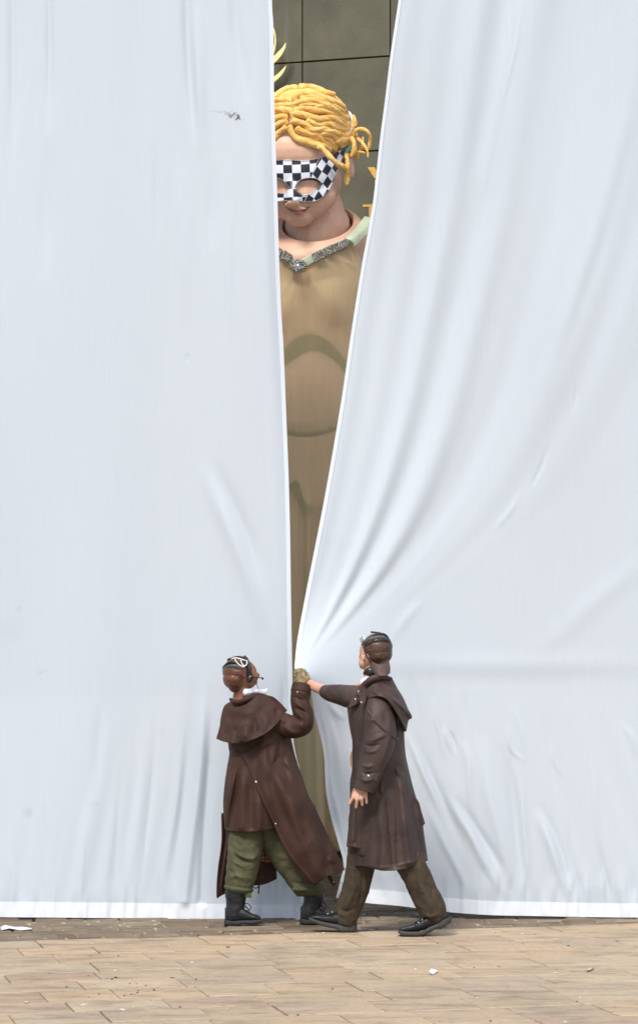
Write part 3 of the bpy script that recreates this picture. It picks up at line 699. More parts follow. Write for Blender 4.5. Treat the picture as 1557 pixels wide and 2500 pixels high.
# neckline band, shoulder strap, jewels
m_sage = M('sage_satin', (0.36, 0.41, 0.28), 0.42, 0.08, 10, 0.15, 60)
def dY(px_, py_):                                   # front surface of the bodice
    s = np.clip((px_-744)/np.interp(py_, prof_y, prof_r), -0.98, 0.98)
    return 2.86-np.interp(py_, prof_y, prof_d)*np.sqrt(1-s*s)-strokes(np.array([px_], float), np.array([py_], float), folds)[0]
def band(name, top, bot, mat, parent, off, nu=40, nv=8, th_=0.006, sm=True):
    def Yf(x, y, u, v):
        r_ = np.empty_like(x)
        for i in np.ndindex(x.shape): r_[i] = dY(x[i], y[i])
        return r_
    return sheet(name, (top, bot, [top[0], bot[0]], [top[-1], bot[-1]]), Yf, mat, parent, nu, nv, th_, off=off)
band('neckline_band', [(640, 586), (668, 601), (700, 619), (728, 637)], [(638, 606), (664, 622), (698, 640), (728, 664)], m_sage, giant, -0.012)
band('neckline_band', [(728, 637), (762, 619), (802, 598), (846, 581)], [(728, 664), (764, 642), (806, 619), (864, 598)], m_sage, giant, -0.0125)
# strap runs from the neckline over the shoulder
stq = ([(841, 583), (858, 590), (866, 604)], [(890, 528), (912, 535), (925, 548)], [(841, 583), (862, 562), (890, 528)], [(866, 604), (892, 578), (925, 548)])
sheet('shoulder_strap', stq, lambda x, y, u, v: 2.555+0.12*v**1.3-0.012*np.sin(np.pi*u), m_sage, giant, 14, 30, 0.006, folds=[([(868, 566), (880, 575)], 3, .004), ([(872, 556), (888, 566)], 3, .004)])
m_gem = bpy.data.materials.new('cut_gems'); m_gem.use_nodes = True; nt = m_gem.node_tree; p = nt.nodes['Principled BSDF']
vo = nt.nodes.new('ShaderNodeTexVoronoi'); vo.inputs['Scale'].default_value = 95
tcg = nt.nodes.new('ShaderNodeNewGeometry'); nt.links.new(tcg.outputs['Position'], vo.inputs['Vector'])
sep = nt.nodes.new('ShaderNodeSeparateColor'); nt.links.new(vo.outputs['Color'], sep.inputs[0])
nt.links.new(ramp(nt, sep.outputs[0], [(0.0, (0.03, 0.03, 0.03)), (0.22, (0.06, 0.05, 0.03)), (0.24, (0.9, 0.9, 0.92)), (0.9, (0.95, 0.95, 0.95)), (0.93, (0.6, 0.3, 0.1))]), p.inputs['Base Color'])
p.inputs['Roughness'].default_value = 0.25; p.inputs['Metallic'].default_value = 0.0
m_gemback = M('gem_backing', (0.10, 0.10, 0.07), 0.4, 0.2, 40)
m_brass = M('brass_edging', (0.30, 0.22, 0.08), 0.35, 0.2, 40, metal=0.7)
def jewel(cx_, cy_, ang, w, h):
    y = dY(cx_, cy_)-0.03
    ca_, sa_ = math.cos(math.radians(ang)), math.sin(math.radians(ang))
    c = [(cx_+i*w/2*ca_-j*h/2*sa_, cy_+i*w/2*sa_+j*h/2*ca_) for i, j in ((-1, -1), (1, -1), (1, 1), (-1, 1))]
    pl_ = prism('jewel_panel', c, y, 0.022, m_gemback, giant)
    rnd = random.Random(int(cx_)); bm = bmesh.new(); k = ppm(y)
    for a_ in range(6):
        for b_ in range(6):
            i, j = (a_+.5)/3-1+rnd.uniform(-.08, .08), (b_+.5)/3-1+rnd.uniform(-.08, .08)
            x_, y_ = cx_+i*w/2*ca_-j*h/2*sa_, cy_+i*w/2*sa_+j*h/2*ca_
            r_ = rnd.uniform(1.1, 1.9)
            bmesh.ops.create_cone(bm, segments=6, radius1=r_/k, radius2=r_*0.35/k, depth=0.012, cap_ends=True, matrix=Matrix.Translation(W(x_, y_, y-0.012)) @ Matrix.Rotation(math.radians(90), 4, 'X') @ Matrix.Rotation(rnd.uniform(-.35, .35), 4, 'X') @ Matrix.Rotation(rnd.uniform(-.35, .35), 4, 'Y'))
    me = bpy.data.meshes.new('gem'); bm.to_mesh(me); bm.free(); link('gem', me, m_gem, pl_, smooth=False)
for q in ((676, 613, 31, 21, 21), (699, 626, 32, 22, 22), (723-1.5, 0, 0, 0, 0), (655, 602, 28, 20, 20), (778-1, 624, -27, 24, 21), (805, 611, -25, 26, 21), (833, 599, -24, 28, 20)):
    if q[2]: jewel(q[0], q[1], q[2], q[3]*1.1, q[4]*0.95)
jewel(776-2, 626, -27, 3, 3) if False else None
# brooch
yb = dY(727, 650)-0.045
pts = [(727+20*math.cos(a_), 648+ (17 if math.sin(a_) > 0 else 15)*math.sin(a_)) for a_ in np.linspace(0, 2*math.pi, 28, endpoint=False)]
br = prism('brooch', pts, yb, 0.02, m_gemback, giant)
bm = bmesh.new(); k = ppm(yb); rnd = random.Random(9)
for rr_, n_, s_ in ((0, 1, 5.2), (8, 11, 2.0), (12.5, 16, 2.0), (16.5, 18, 1.7)):
    for i in range(n_):
        a_ = i/n_*2*math.pi+rr_
        bmesh.ops.create_cone(bm, segments=7, radius1=s_/k, radius2=s_*.45/k, depth=0.016, cap_ends=True, matrix=Matrix.Translation(W(727+rr_*math.cos(a_), 647+rr_*math.sin(a_)*.88, yb-0.018)) @ Matrix.Rotation(math.radians(90), 4, 'X') @ Matrix.Rotation(rnd.uniform(-.3, .3), 4, 'X'))
me = bpy.data.meshes.new('gem'); bm.to_mesh(me); bm.free(); link('gem', me, m_gem, br, smooth=False)
bm = bmesh.new()
for i in range(15):
    a_ = -0.25+i/14*(math.pi+.5)
    bmesh.ops.create_icosphere(bm, subdivisions=1, radius=2.1/k, matrix=Matrix.Translation(W(727+21*math.cos(a_), 649+19*math.sin(a_), yb-0.004)))
me = bpy.data.meshes.new('brooch_edging'); bm.to_mesh(me); bm.free(); link('brooch_edging', me, m_brass, br)

# ================================================================== CURTAINS
def cloth_mat(name, col, stain=False, rough=0.5, trans=0.33):
    m = bpy.data.materials.new(name); m.use_nodes = True; nt = m.node_tree; p = nt.nodes['Principled BSDF']
    geo = nt.nodes.new('ShaderNodeNewGeometry')
    mp = nt.nodes.new('ShaderNodeMapping'); mp.inputs['Scale'].default_value = (90, 1, 3); nt.links.new(geo.outputs['Position'], mp.inputs[0])
    n = nt.nodes.new('ShaderNodeTexNoise'); n.inputs['Scale'].default_value = 1.5; n.inputs['Detail'].default_value = 3; nt.links.new(mp.outputs[0], n.inputs['Vector'])
    c = ramp(nt, n.outputs['Fac'], [(0.3, tuple(x*0.982 for x in col)), (0.7, tuple(min(1, x*1.012) for x in col))])
    def mul(a, b):
        x = nt.nodes.new('ShaderNodeMix'); x.data_type = 'RGBA'; x.blend_type = 'MULTIPLY'; x.inputs[0].default_value = 1
        nt.links.new(a, x.inputs[6]); nt.links.new(b, x.inputs[7]); return x.outputs[2]
    if stain:                                       # oily smudges and finger marks with their own shapes
        for (px_, py_, r_, dk, sx_, sz_) in ((570, 281, 9, 0.35, 2.2, 1), (582, 290, 5, 0.25, 1.6, 1), (545, 273, 10, 0.8, 3, .4), (70, 1985, 16, 0.86, 1, 1), (232, 1965, 14, 0.93, 1, 1), (45, 1485, 9, 0.88, 1, 1), (102, 1640, 8, 0.92, 2, 1), (395, 1790, 10, 0.95, 1, 1), (25, 1540, 40, 0.96, 1, 1)):
            w_ = W(px_, py_, 0.85)
            v = nt.nodes.new('ShaderNodeVectorMath'); v.operation = 'SUBTRACT'; nt.links.new(geo.outputs['Position'], v.inputs[0]); v.inputs[1].default_value = w_
            s = nt.nodes.new('ShaderNodeVectorMath'); s.operation = 'MULTIPLY'; nt.links.new(v.outputs[0], s.inputs[0]); s.inputs[1].default_value = (1/sx_, 0, 1/sz_)
            nn = nt.nodes.new('ShaderNodeTexNoise'); nn.inputs['Scale'].default_value = 60; nn.inputs['Detail'].default_value = 5; nt.links.new(geo.outputs['Position'], nn.inputs['Vector'])
            ln = nt.nodes.new('ShaderNodeVectorMath'); ln.operation = 'LENGTH'; nt.links.new(s.outputs[0], ln.inputs[0])
            mm = nt.nodes.new('ShaderNodeMath'); mm.operation = 'MULTIPLY_ADD'; nt.links.new(nn.outputs['Fac'], mm.inputs[0]); mm.inputs[1].default_value = 0.09; nt.links.new(ln.outputs['Value'], mm.inputs[2])
            rr_ = r_/383.0
            mr = nt.nodes.new('ShaderNodeMapRange'); nt.links.new(mm.outputs[0], mr.inputs[0]); mr.inputs[1].default_value = 0.045; mr.inputs[2].default_value = 0.045+rr_; mr.inputs[3].default_value = dk; mr.inputs[4].default_value = 1
            c = mul(c, mr.outputs[0])
    nt.links.new(c, p.inputs['Base Color']); p.inputs['Roughness'].default_value = rough; p.inputs['Specular IOR Level'].default_value = 0.35
    bp = nt.nodes.new('ShaderNodeBump'); bp.inputs['Strength'].default_value = 0.12; bp.inputs['Distance'].default_value = 0.003; nt.links.new(n.outputs['Fac'], bp.inputs['Height']); nt.links.new(bp.outputs[0], p.inputs['Normal'])
    tl = nt.nodes.new('ShaderNodeBsdfTranslucent'); nt.links.new(c, tl.inputs[0]); mx = nt.nodes.new('ShaderNodeMixShader'); mx.inputs[0].default_value = trans
    nt.links.new(p.outputs[0], mx.inputs[1]); nt.links.new(tl.outputs[0], mx.inputs[2]); nt.links.new(mx.outputs[0], nt.nodes['Material Output'].inputs[0])
    return m
CW = (0.665, 0.73, 0.79)
m_curL = cloth_mat('white_silk_cloth_marked', CW, True)
m_curR = cloth_mat('white_silk_cloth', CW)
m_hem = cloth_mat('white_double_hem', (0.70, 0.745, 0.80), trans=0.06)
m_shem = cloth_mat('white_side_hem', (0.665, 0.72, 0.785), trans=0.12)
def curtain(root, quad, height, nu, nv, mat, hem_rows, side_cols, side, ufun=None):
    X, Y_ = coons(*quad, nu, nv)
    D = height(X, Y_)
    P = Wn(X, Y_, D)
    link('cloth', mesh_np('cloth', P, grid_faces(nv, nu)), mat, root)
    H = P[-hem_rows:].copy(); H[..., 1] -= 0.0045
    link('bottom_hem', mesh_np('bottom_hem', H, grid_faces(hem_rows, nu)), m_hem, root)
    sl_ = slice(0, side_cols) if side == 'left' else slice(nu-side_cols, nu)
    H = P[:-hem_rows, sl_].copy(); H[..., 1] -= 0.0045
    link('side_hem', mesh_np('side_hem', H, grid_faces(nv-hem_rows, side_cols)), m_shem, root)
# left curtain -------------------------------------------------
LEDGE = [(668, -160), (664, 0), (665, 30), (667, 56), (668.5, 160), (669, 230), (677, 480), (681, 620), (686, 750), (692, 850), (698, 1000), (704, 1150), (708, 1300), (710, 1450), (713, 1620), (714.5, 1720), (714, 1790), (724, 1850), (735, 1895), (741, 2000), (741, 2120), (741.5, 2246)]
LB = [(-330, 2238), (0, 2239), (250, 2241), (520, 2244), (741.5, 2246)]
Lf = [
 ([(30, -150), (32, 150), (30, 420)], 10, -.016), ([(118, -150), (122, 120), (118, 330)], 9, -.02), ([(120, 330), (110, 700)], 22, -.012), ([(455, -150), (458, 60), (468, 240), (480, 360)], 12, -.03),
 ([(478, 0), (486, 200), (498, 400)], 16, .02), ([(572, -150), (575, 60), (590, 160), (605, 260)], 14, -.02), ([(628, -100), (634, 250), (648, 600), (664, 900), (680, 1300), (690, 1600)], 20, .02),
 ([(560, 500), (556, 620), (565, 800)], 9, .008), ([(520, 400), (516, 620)], 12, -.01), ([(440, 380), (452, 560), (450, 800)], 20, .014), ([(380, 330), (388, 600)], 8, -.008),
 ([(488, 1120), (520, 1200), (560, 1290), (600, 1390), (630, 1480), (650, 1560)], 20, .022), ([(520, 1120), (560, 1210), (610, 1330), (645, 1440)], 18, -.02),
 ([(500, 1620), (494, 1760), (486, 1900), (470, 2040), (452, 2200)], 12, .03, 0), ([(518, 1700), (512, 1850), (500, 2020), (492, 2200)], 10, -.03, 0),
 ([(470, 1650), (462, 1800), (448, 1960), (432, 2100), (425, 2210)], 12, -.018), ([(445, 1780), (430, 1960), (405, 2120), (398, 2210)], 10, .014),
 ([(360, 1740), (348, 1900), (330, 2060), (320, 2200)], 14, .012), ([(300, 1850), (288, 2000), (272, 2200)], 9, -.009), ([(250, 1700), (240, 1830), (236, 1960)], 12, -.009),
 ([(380, 1760), (372, 1900), (356, 2050), (340, 2190)], 7, -.008), ([(210, 1960), (200, 2100), (198, 2210)], 9, .008), ([(100, 1950), (112, 2080), (108, 2210)], 10, -.008), ([(20, 2080), (36, 2150), (30, 2210)], 7, .008),
 ([(560, 1940), (556, 2080), (552, 2200)], 9, -.014), ([(700, 2080), (704, 2150), (702, 2200)], 6, .008), ([(655, 2120), (652, 2210)], 6, -.01), ([(680, 2130), (676, 2205)], 5, .008),
 ([(458, 860), (456, 888)], 3, -.006), ([(690, 1650), (694, 1760), (700, 1830)], 7, -.014), ([(655, 1900), (640, 2000), (636, 2100)], 12, .014)]
def hL(X, Y_):
    base = 0.86-0.05*np.clip((Y_-1700)/540, 0, 1)
    D = base-0.035*noise3(X/190.0, 0*X, Y_/900.0)-0.012*noise3(X/70.0, 0*X+4, Y_/700.0)*np.clip(1.2-np.abs(Y_-600)/900, 0.3, 1)
    D = D-0.85*strokes(X, Y_, Lf)
    lo = np.clip((Y_-1750)/420, 0, 1)
    D = D-0.008*lo*noise3(X/30.0+Y_/160.0, 0*X+8, Y_/500.0)
    hm = np.clip((Y_-2150)/70, 0, 1)
    D = D-0.008*hm*noise3(X/13.0, 0*X+1, Y_/60.0)
    return D
cl = empty('curtain', W(330, 2240, 0.82), 'tall white curtain hanging nearly flat on the left, small dark smudge near its top', 'curtain', None)
curtain(cl, ([(-330, -160), (150, -160), (668, -160)], LB, [(-330, -160), (-330, 1000), (-330, 2238)], LEDGE), hL, 400, 640, m_curL, 11, 5, 'right')
# right curtain ------------------------------------------------
RE = [(998, -160), (972.5, 0), (968, 30), (952, 139), (940, 240), (929, 324), (911, 486), (899, 560), (884, 641), (856, 818), (847, 882), (836, 958), (821, 1050), (798.5, 1180), (778, 1289), (749.5, 1433), (727, 1554), (721.5, 1600), (720, 1636), (728, 1655), (748, 1672), (760, 1690), (762, 1706), (767, 1740), (782, 1798), (791, 1846), (793, 1888), (797, 1941), (808, 1996), (819, 2035), (829, 2070), (836, 2095), (838, 2120), (833, 2139), (826, 2167), (820, 2191)]
RB = [(820, 2191), (835, 2194), (893, 2204), (970, 2211), (1024, 2218), (1097, 2227), (1200, 2234), (1300, 2236), (1400, 2238), (1557, 2240), (1880, 2240)]
ey = np.array([p[1] for p in RE]); ex = np.array([p[0] for p in RE])
sridge = [(28, 14, .010), (70, 18, -.012), (150, 30, -.015), (205, 26, .050), (262, 30, -.035), (345, 34, .062), (425, 44, -.026), (500, 46, -.012), (610, 50, .024), (690, 44, -.015), (770, 46, .018), (850, 40, -.010)]
Rf = [
 ([(1278, -100), (1262, 80), (1225, 240), (1195, 380), (1172, 500)], 8, .014), ([(1290, -100), (1240, 200), (1210, 330), (1160, 480), (1120, 640), (1065, 800)], 26, .012), 
 ([(1557, 120), (1520, 330), (1480, 500), (1430, 660), (1370, 830), (1280, 1040)], 20, .016), ([(1540, 300), (1460, 600), (1400, 780), (1330, 940)], 22, -.02),
 ([(1340, 1080), (1320, 1140), (1290, 1200)], 6, -.007), ([(1400, 930), (1405, 960), (1395, 1010)], 5, -.005), ([(1270, 1195), (1250, 1240), (1200, 1300)], 7, .006),
 ([(1040, 1460), (1000, 1500), (950, 1570)], 12, .008), ([(1620, 1330), (1450, 1470), (1350, 1560), (1270, 1600)], 26, .010),
 ([(780, 1630), (850, 1622), (1000, 1622), (1200, 1624), (1400, 1622), (1700, 1618)], 26, .008), ([(800, 1662), (1000, 1660), (1300, 1662), (1700, 1657)], 30, -.005),
 ([(985, 1780), (1010, 1830), (1035, 1890), (1062, 1950), (1088, 2010)], 9, .028), ([(1010, 1790), (1050, 1890), (1100, 2000), (1140, 2100)], 12, -.024), ([(1040, 1960), (1080, 2050), (1115, 2120), (1150, 2190)], 10, .018),
 ([(1083, 1930), (1115, 1985), (1150, 2040), (1180, 2100), (1215, 2160), (1245, 2200)], 12, .034), ([(1110, 1940), (1160, 2020), (1205, 2090), (1240, 2150)], 11, -.028), 
 ([(1170, 1790), (1180, 1860), (1195, 1940), (1215, 2020), (1240, 2110), (1268, 2195)], 17, .034), ([(1225, 1810), (1240, 1880), (1252, 1960), (1262, 2060), (1278, 2180)], 14, -.026),
 ([(1252, 1850), (1270, 1930), (1280, 2040), (1290, 2180)], 9, .018), ([(1305, 1975), (1340, 2050), (1362, 2120), (1385, 2190)], 14, .032), ([(1318, 1960), (1352, 2040), (1378, 2120), (1398, 2190)], 10, -.022),
 ([(1058, 1690), (1066, 1760), (1078, 1820), (1090, 1860)], 6, .012), ([(1082, 1770), (1092, 1810), (1104, 1842)], 5, .012), ([(1096, 1780), (1110, 1815), (1112, 1840)], 4, -.012), ([(1118, 1800), (1140, 1850), (1146, 1930), (1155, 2000)], 10, .02),
 ([(1128, 1680), (1136, 1740), (1138, 1780)], 5, -.006), ([(1236, 1760), (1248, 1830), (1280, 1860)], 5, .010), ([(1252, 1720), (1272, 1790), (1282, 1860)], 6, .009), ([(1345, 1800), (1352, 1860), (1375, 1900)], 7, .009),
 ([(1430, 1810), (1446, 1900), (1460, 2040), (1470, 2110)], 8, .012), ([(1462, 2060), (1474, 2130), (1490, 2200)], 7, -.014), ([(1386, 2000), (1396, 2100), (1420, 2190)], 7, -.012), ([(1510, 1760), (1540, 1800), (1557, 1860)], 8, .008),
 ([(1000, 1640), (1010, 1700), (1020, 1760)], 7, -.009), ([(960, 1770), (985, 1840), (1010, 1900)], 7, .012),
 ([(775, 1700), (795, 1800), (805, 1900), (830, 2010), (845, 2090)], 7, .012), ([(800, 1710), (822, 1740), (845, 1760)], 8, .012), ([(785, 1700), (830, 1800), (840, 1900)], 8, -.010),
 ([(772, 1712), (790, 1790), (800, 1870), (806, 1930)], 4, -.006), ([(812, 1760), (826, 1840), (830, 1900)], 6, .008), ([(895, 2130), (900, 2170), (905, 2195)], 7, -.008), ([(930, 2110), (940, 2190)], 7, .008), ([(960, 2120), (966, 2200)], 6, -.008)]
HXP, HYP = 738.0, 1655.0
def hR(X, Y_):
    e = np.interp(Y_, ey, ex); dy = np.maximum(1650-Y_, 1.0)
    s = (X-e)/(1-np.exp(-dy/400.0)*0.985)
    up = np.clip((1600-Y_)/160, 0, 1)
    fsum = 0
    for (s0, w, a_) in sridge: fsum = fsum+a_*np.exp(-((s-s0)/(w*1.3))**2)
    amp = 0.58*(1-np.exp(-dy/420.0))*np.exp(-np.clip((X-e)/np.maximum(dy,1)-0.75,0,9)*3.0); amp = amp*np.where(dy > 900, 1-0.35*np.clip((dy-900)/700, 0, 1), 1)
    H = fsum*amp*up
    base = 0.86-0.05*np.clip((Y_-1700)/540, 0, 1)
    r = np.hypot(X-HXP, Y_-HYP)
    pull = 0.33*np.exp(-r/95.0)+0.05*np.exp(-r/300.0)
    edge_pull = 0.10*np.exp(-np.abs(Y_-HYP)/300.0)*np.exp(-np.maximum(X-e, 0)/90.0)
    D = base-pull-edge_pull-H-0.72*strokes(X, Y_, Rf)
    D = D-0.03*noise3(X/230.0, 0*X+3, Y_/700.0)*np.clip((r-60)/300, 0, 1)
    fan = up*np.exp(-np.clip((X-e)/np.maximum(dy,1)-0.6,0,9)*4.0)
    D = D-0.007*fan*noise3(s/52.0, 0*X+6, dy/900.0)
    lo = np.clip((Y_-1720)/350, 0, 1)*np.clip((X-830)/100, 0, 1)
    D = D-0.007*lo*noise3(X/34.0-Y_/110.0, 0*X+9, Y_/600.0)
    hm = np.clip((Y_-2110)/60, 0, 1)
    D = D-0.009*hm*noise3(X/13.0, 0*X+2, Y_/60.0)
    return D
cr_ = empty('curtain', W(1300, 2238, 0.82), 'tall white curtain on the right pulled sideways into fanning folds by the two men', 'curtain', None)
curtain(cr_, ([(998, -160), (1400, -160), (1880, -160)], RB, RE, [(1880, -160), (1880, 1000), (1880, 2240)]), hR, 470, 900, m_curR, 14, 5, 'left')

# ================================================================== CLOTHING MATERIALS
m_coatL = M('brown_oilskin', (0.042, 0.019, 0.013), 0.62, 0.2, 4, 0.2, 60, col2=(0.060, 0.030, 0.021), bdist=0.004, spec=0.22)
m_coatR = M('faded_brown_oilskin', (0.043, 0.026, 0.022), 0.56, 0.2, 4, 0.2, 60, col2=(0.068, 0.044, 0.038), bdist=0.004, spec=0.28)
CRUMPLE += [m_coatL, m_coatR]
m_lining = M('dark_coat_lining', (0.035, 0.012, 0.010), 0.8, 0.12)
m_green_p = M('olive_trousers', (0.058, 0.060, 0.024), 0.85, 0.15, 8, 0.4, 40, col2=(0.092, 0.090, 0.042))
m_cord = M('brown_cord_trousers', (0.030, 0.019, 0.009), 0.9, 0.2, 8, 0.6, 40, col2=(0.058, 0.039, 0.019), stretch=(3, 3, 0.5))
m_boot = M('black_leather', (0.010, 0.011, 0.013), 0.42, 0.2, 14, 0.4, 60, col2=(0.02, 0.021, 0.024), spec=0.4)
m_sole = M('black_rubber', (0.022, 0.022, 0.024), 0.75, 0.2, 10)
m_sole2 = M('grey_rubber', (0.038, 0.038, 0.034), 0.7, 0.2, 10)
m_capL = M('red_brown_leather_cap', (0.115, 0.045, 0.022), 0.42, 0.2, 6, 0.4, 30, col2=(0.155, 0.066, 0.036), bdist=0.01)
m_cap = M('brown_leather_cap', (0.072, 0.034, 0.022), 0.40, 0.2, 6, 0.4, 30, col2=(0.098, 0.050, 0.034), bdist=0.015)
m_black = M('black_plastic', (0.012, 0.012, 0.014), 0.4, 0.1)
m_grey = M('grey_strap', (0.07, 0.075, 0.085), 0.5, 0.15)
m_wtrim = M('white_trim', (0.72, 0.71, 0.66), 0.4, 0.05)
m_shirt = M('white_shirt', (0.72, 0.74, 0.82), 0.7, 0.04, 20, 0.2, 60)
m_skinL = M('brown_skin', (0.26, 0.10, 0.05), 0.45, 0.1, 12, 0.1, 90, col2=(0.34, 0.145, 0.075))
m_skinR = M('fair_skin', (0.52, 0.28, 0.19), 0.5, 0.08, 12, 0.1, 90, col2=(0.62, 0.36, 0.26))
m_glove = M('camouflage_glove', (0.09, 0.065, 0.028), 0.85, 0.4, 30, 0.5, 90, col2=(0.36, 0.29, 0.15))
m_button = M('steel_button', (0.7, 0.7, 0.68), 0.25, 0.05, metal=0.6)
m_lens = M('goggle_lens', (0.30, 0.34, 0.36), 0.1, 0.05)
m_plaid = bpy.data.materials.new('plaid_lining'); m_plaid.use_nodes = True; nt = m_plaid.node_tree; p = nt.nodes['Principled BSDF']
g_ = nt.nodes.new('ShaderNodeNewGeometry'); wv = nt.nodes.new('ShaderNodeTexBrick'); wv.inputs['Scale'].default_value = 9
for nm, v_ in (('Color1', (0.33, 0.17, 0.07, 1)), ('Color2', (0.29, 0.15, 0.06, 1)), ('Mortar', (0.12, 0.05, 0.03, 1))): wv.inputs[nm].default_value = v_
wv.inputs['Mortar Size'].default_value = 0.03; wv.offset = 0
sxyz = nt.nodes.new('ShaderNodeSeparateXYZ'); cxyz = nt.nodes.new('ShaderNodeCombineXYZ'); nt.links.new(g_.outputs['Position'], sxyz.inputs[0]); nt.links.new(sxyz.outputs[0], cxyz.inputs[0]); nt.links.new(sxyz.outputs[2], cxyz.inputs[1])
nt.links.new(cxyz.outputs[0], wv.inputs['Vector']); nt.links.new(wv.outputs['Color'], p.inputs['Base Color']); p.inputs['Roughness'].default_value = 0.9

def shoe(name, st, Y, width, mat, sole_mat, parent, sole, shaft=None, laces=None):
    """st: (px, top py, bottom py) stations heel to toe; sole: (px, top, bottom) stations"""
    k = ppm(Y)
    def loft(nm, stn, wf, m, sq, ny=14):
        A = cr([(s[0], s[1], s[2]) for s in stn], 40); n = 28; V = []
        tpar = np.linspace(0, 1, 40)
        for i, (x, y0, y1) in enumerate(A):
            w = width*wf(tpar[i]); cy_ = (y0+y1)/2; h = (y1-y0)/2
            for j in range(n):
                a_ = 2*math.pi*j/n; ca_, sa_ = math.cos(a_), math.sin(a_)
                cc = math.copysign(abs(ca_)**sq, ca_); ss = math.copysign(abs(sa_)**sq, sa_)
                V.append(W(x, cy_-h*ss, Y+cc*w/k))
        fc = [tuple(q) for q in grid_faces(40, n, True)]+[tuple(range(n)), tuple(range(39*n, 40*n))[::-1]]
        me = mesh_np(nm, V, fc); bm = bmesh.new(); bm.from_mesh(me); bmesh.ops.recalc_face_normals(bm, faces=bm.faces); bm.to_mesh(me); bm.free()
        return link(nm, me, m, parent)
    wf = lambda t: 0.78+0.30*math.sin(min(1, t*1.15)*math.pi*0.5)-0.62*max(0, t-0.82)**1.0*2.2*(t > 0.82)-0.45*max(0, 0.08-t)/0.08
    up = loft(name, st, wf, mat, 0.85)
    sl_ = loft('sole', sole, lambda t: wf(t)*1.07, sole_mat, 0.45); sl_.parent = up; sl_.matrix_parent_inverse = Matrix.Identity(4)
    return up

# ================================================================== LEFT PERSON
YL = 0.38
pl_ = empty('person', W(660, 2258, YL), 'person in olive trousers and brown caped coat, seen from behind, looking up with headset', 'person', 'coated men drawing the curtain')
blob('body', [
    ('e', 584, 1642, YL-0.0, 35, 37, 36, -12), ('e', 603, 1645, YL+.01, 25, 34, 29, -14), ('e', 608, 1664, YL+.02, 17, 17, 20), ('e', 617, 1633, YL+.05, 9, 7, 14), ('e', 620, 1652, YL-.0, 11, 15, 14), ('e', 628, 1648, YL+.07, 6, 7, 7, -30), ('e', 621, 1666, YL+.03, 8, 6, 9),
    ('e', 603, 1662, YL-.075, 4.5, 8, 3), ('c', 588, 1722, YL+.02, 22, 590, 1680, YL+.01, 19),
    ('c', 588, 1742, YL+.05, 28, 620, 1745, YL+.05, 32, 650, 1750, YL+.04, 26), ('c', 618, 1750, YL+.05, 42, 612, 1900, YL+.05, 42, 620, 1955, YL+.05, 40),
    ('c', 672, 1756, YL+.01, 18, 738, 1772, YL-.07, 15, 736, 1690, YL-.02, 11), ('c', 575, 1750, YL+.08, 18, 584, 1825, YL+.2, 14, 625, 1815, YL+.34, 11), ('e', 638, 1812, YL+.37, 12, 9, 8),
    ('c', 605, 1980, YL+.04, 26, 592, 2100, YL-.02, 26, 578, 2230, YL-.02, 16), ('c', 640, 1980, YL+.06, 26, 708, 2100, YL+.09, 22, 757, 2165, YL+.08, 14, 757, 2225, YL+.08, 12)],
    m_skinL, pl_, voxel=0.0065, smooth=2)
tr_ = [('bottom',)]
tube('trouser_leg', [(606, 1975, YL+.05, 34), (604, 2030, YL+.03, 44), (597, 2085, YL+.0, 41), (590, 2130, YL-.02, 38), (583, 2160, YL-.02, 34), (580, 2172, YL-.02, 30)], m_green_p, pl_, n=72, seg=150, wr=0.003, wrs=18,
     extra=[([(568, 2070), (590, 2090), (620, 2095), (640, 2075)], 5, .02), ([(565, 2082), (590, 2100), (615, 2106)], 4, -.018), ([(562, 2095), (585, 2112), (600, 2118)], 4, .012), ([(560, 2050), (580, 2070), (600, 2080)], 5, .012), ([(556, 2150), (575, 2138), (600, 2150)], 5, .012), ([(610, 2060), (622, 2100), (612, 2150)], 6, .012), ([(560, 2120), (575, 2145), (572, 2165)], 4, -.012), ([(600, 2160), (615, 2150)], 4, -.01), ([(585, 2000), (600, 2060)], 8, -.01)])
tube('trouser_leg', [(640, 1980, YL+.05, 40), (665, 2040, YL+.06, 36), (697, 2095, YL+.08, 34), (730, 2140, YL+.08, 33), (750, 2160, YL+.07, 38), (756, 2178, YL+.07, 33)], m_green_p, pl_, n=72, seg=150, wr=0.003, wrs=18,
     extra=[([(712, 2160), (735, 2172), (775, 2166)], 5, .022), ([(708, 2150), (735, 2158), (770, 2150)], 4, -.018), ([(690, 2080), (715, 2110), (730, 2140)], 6, .012), ([(720, 2100), (740, 2130)], 5, -.012)])
tube('trouser_leg_cuff', [(584, 2162, YL-.02, 33), (583, 2169, YL-.02, 36), (582, 2177, YL-.02, 31)], m_green_p, pl_, n=40, seg=14, wr=.002)
prism('cuff_tab', [(598, 2178), (614, 2180), (614, 2193), (598, 2190)], YL-.075, 0.01, m_green_p, pl_)
tube('trouser_leg_cuff', [(752, 2160, YL+.07, 40), (753, 2170, YL+.07, 43), (752, 2182, YL+.07, 32)], m_green_p, pl_, n=40, seg=18, wr=.003)
tube('trouser_leg_cuff', [(772, 2160, YL+.07, 18), (780, 2172, YL+.07, 17), (784, 2182, YL+.07, 8)], m_green_p, pl_, n=24, seg=14, wr=.003)
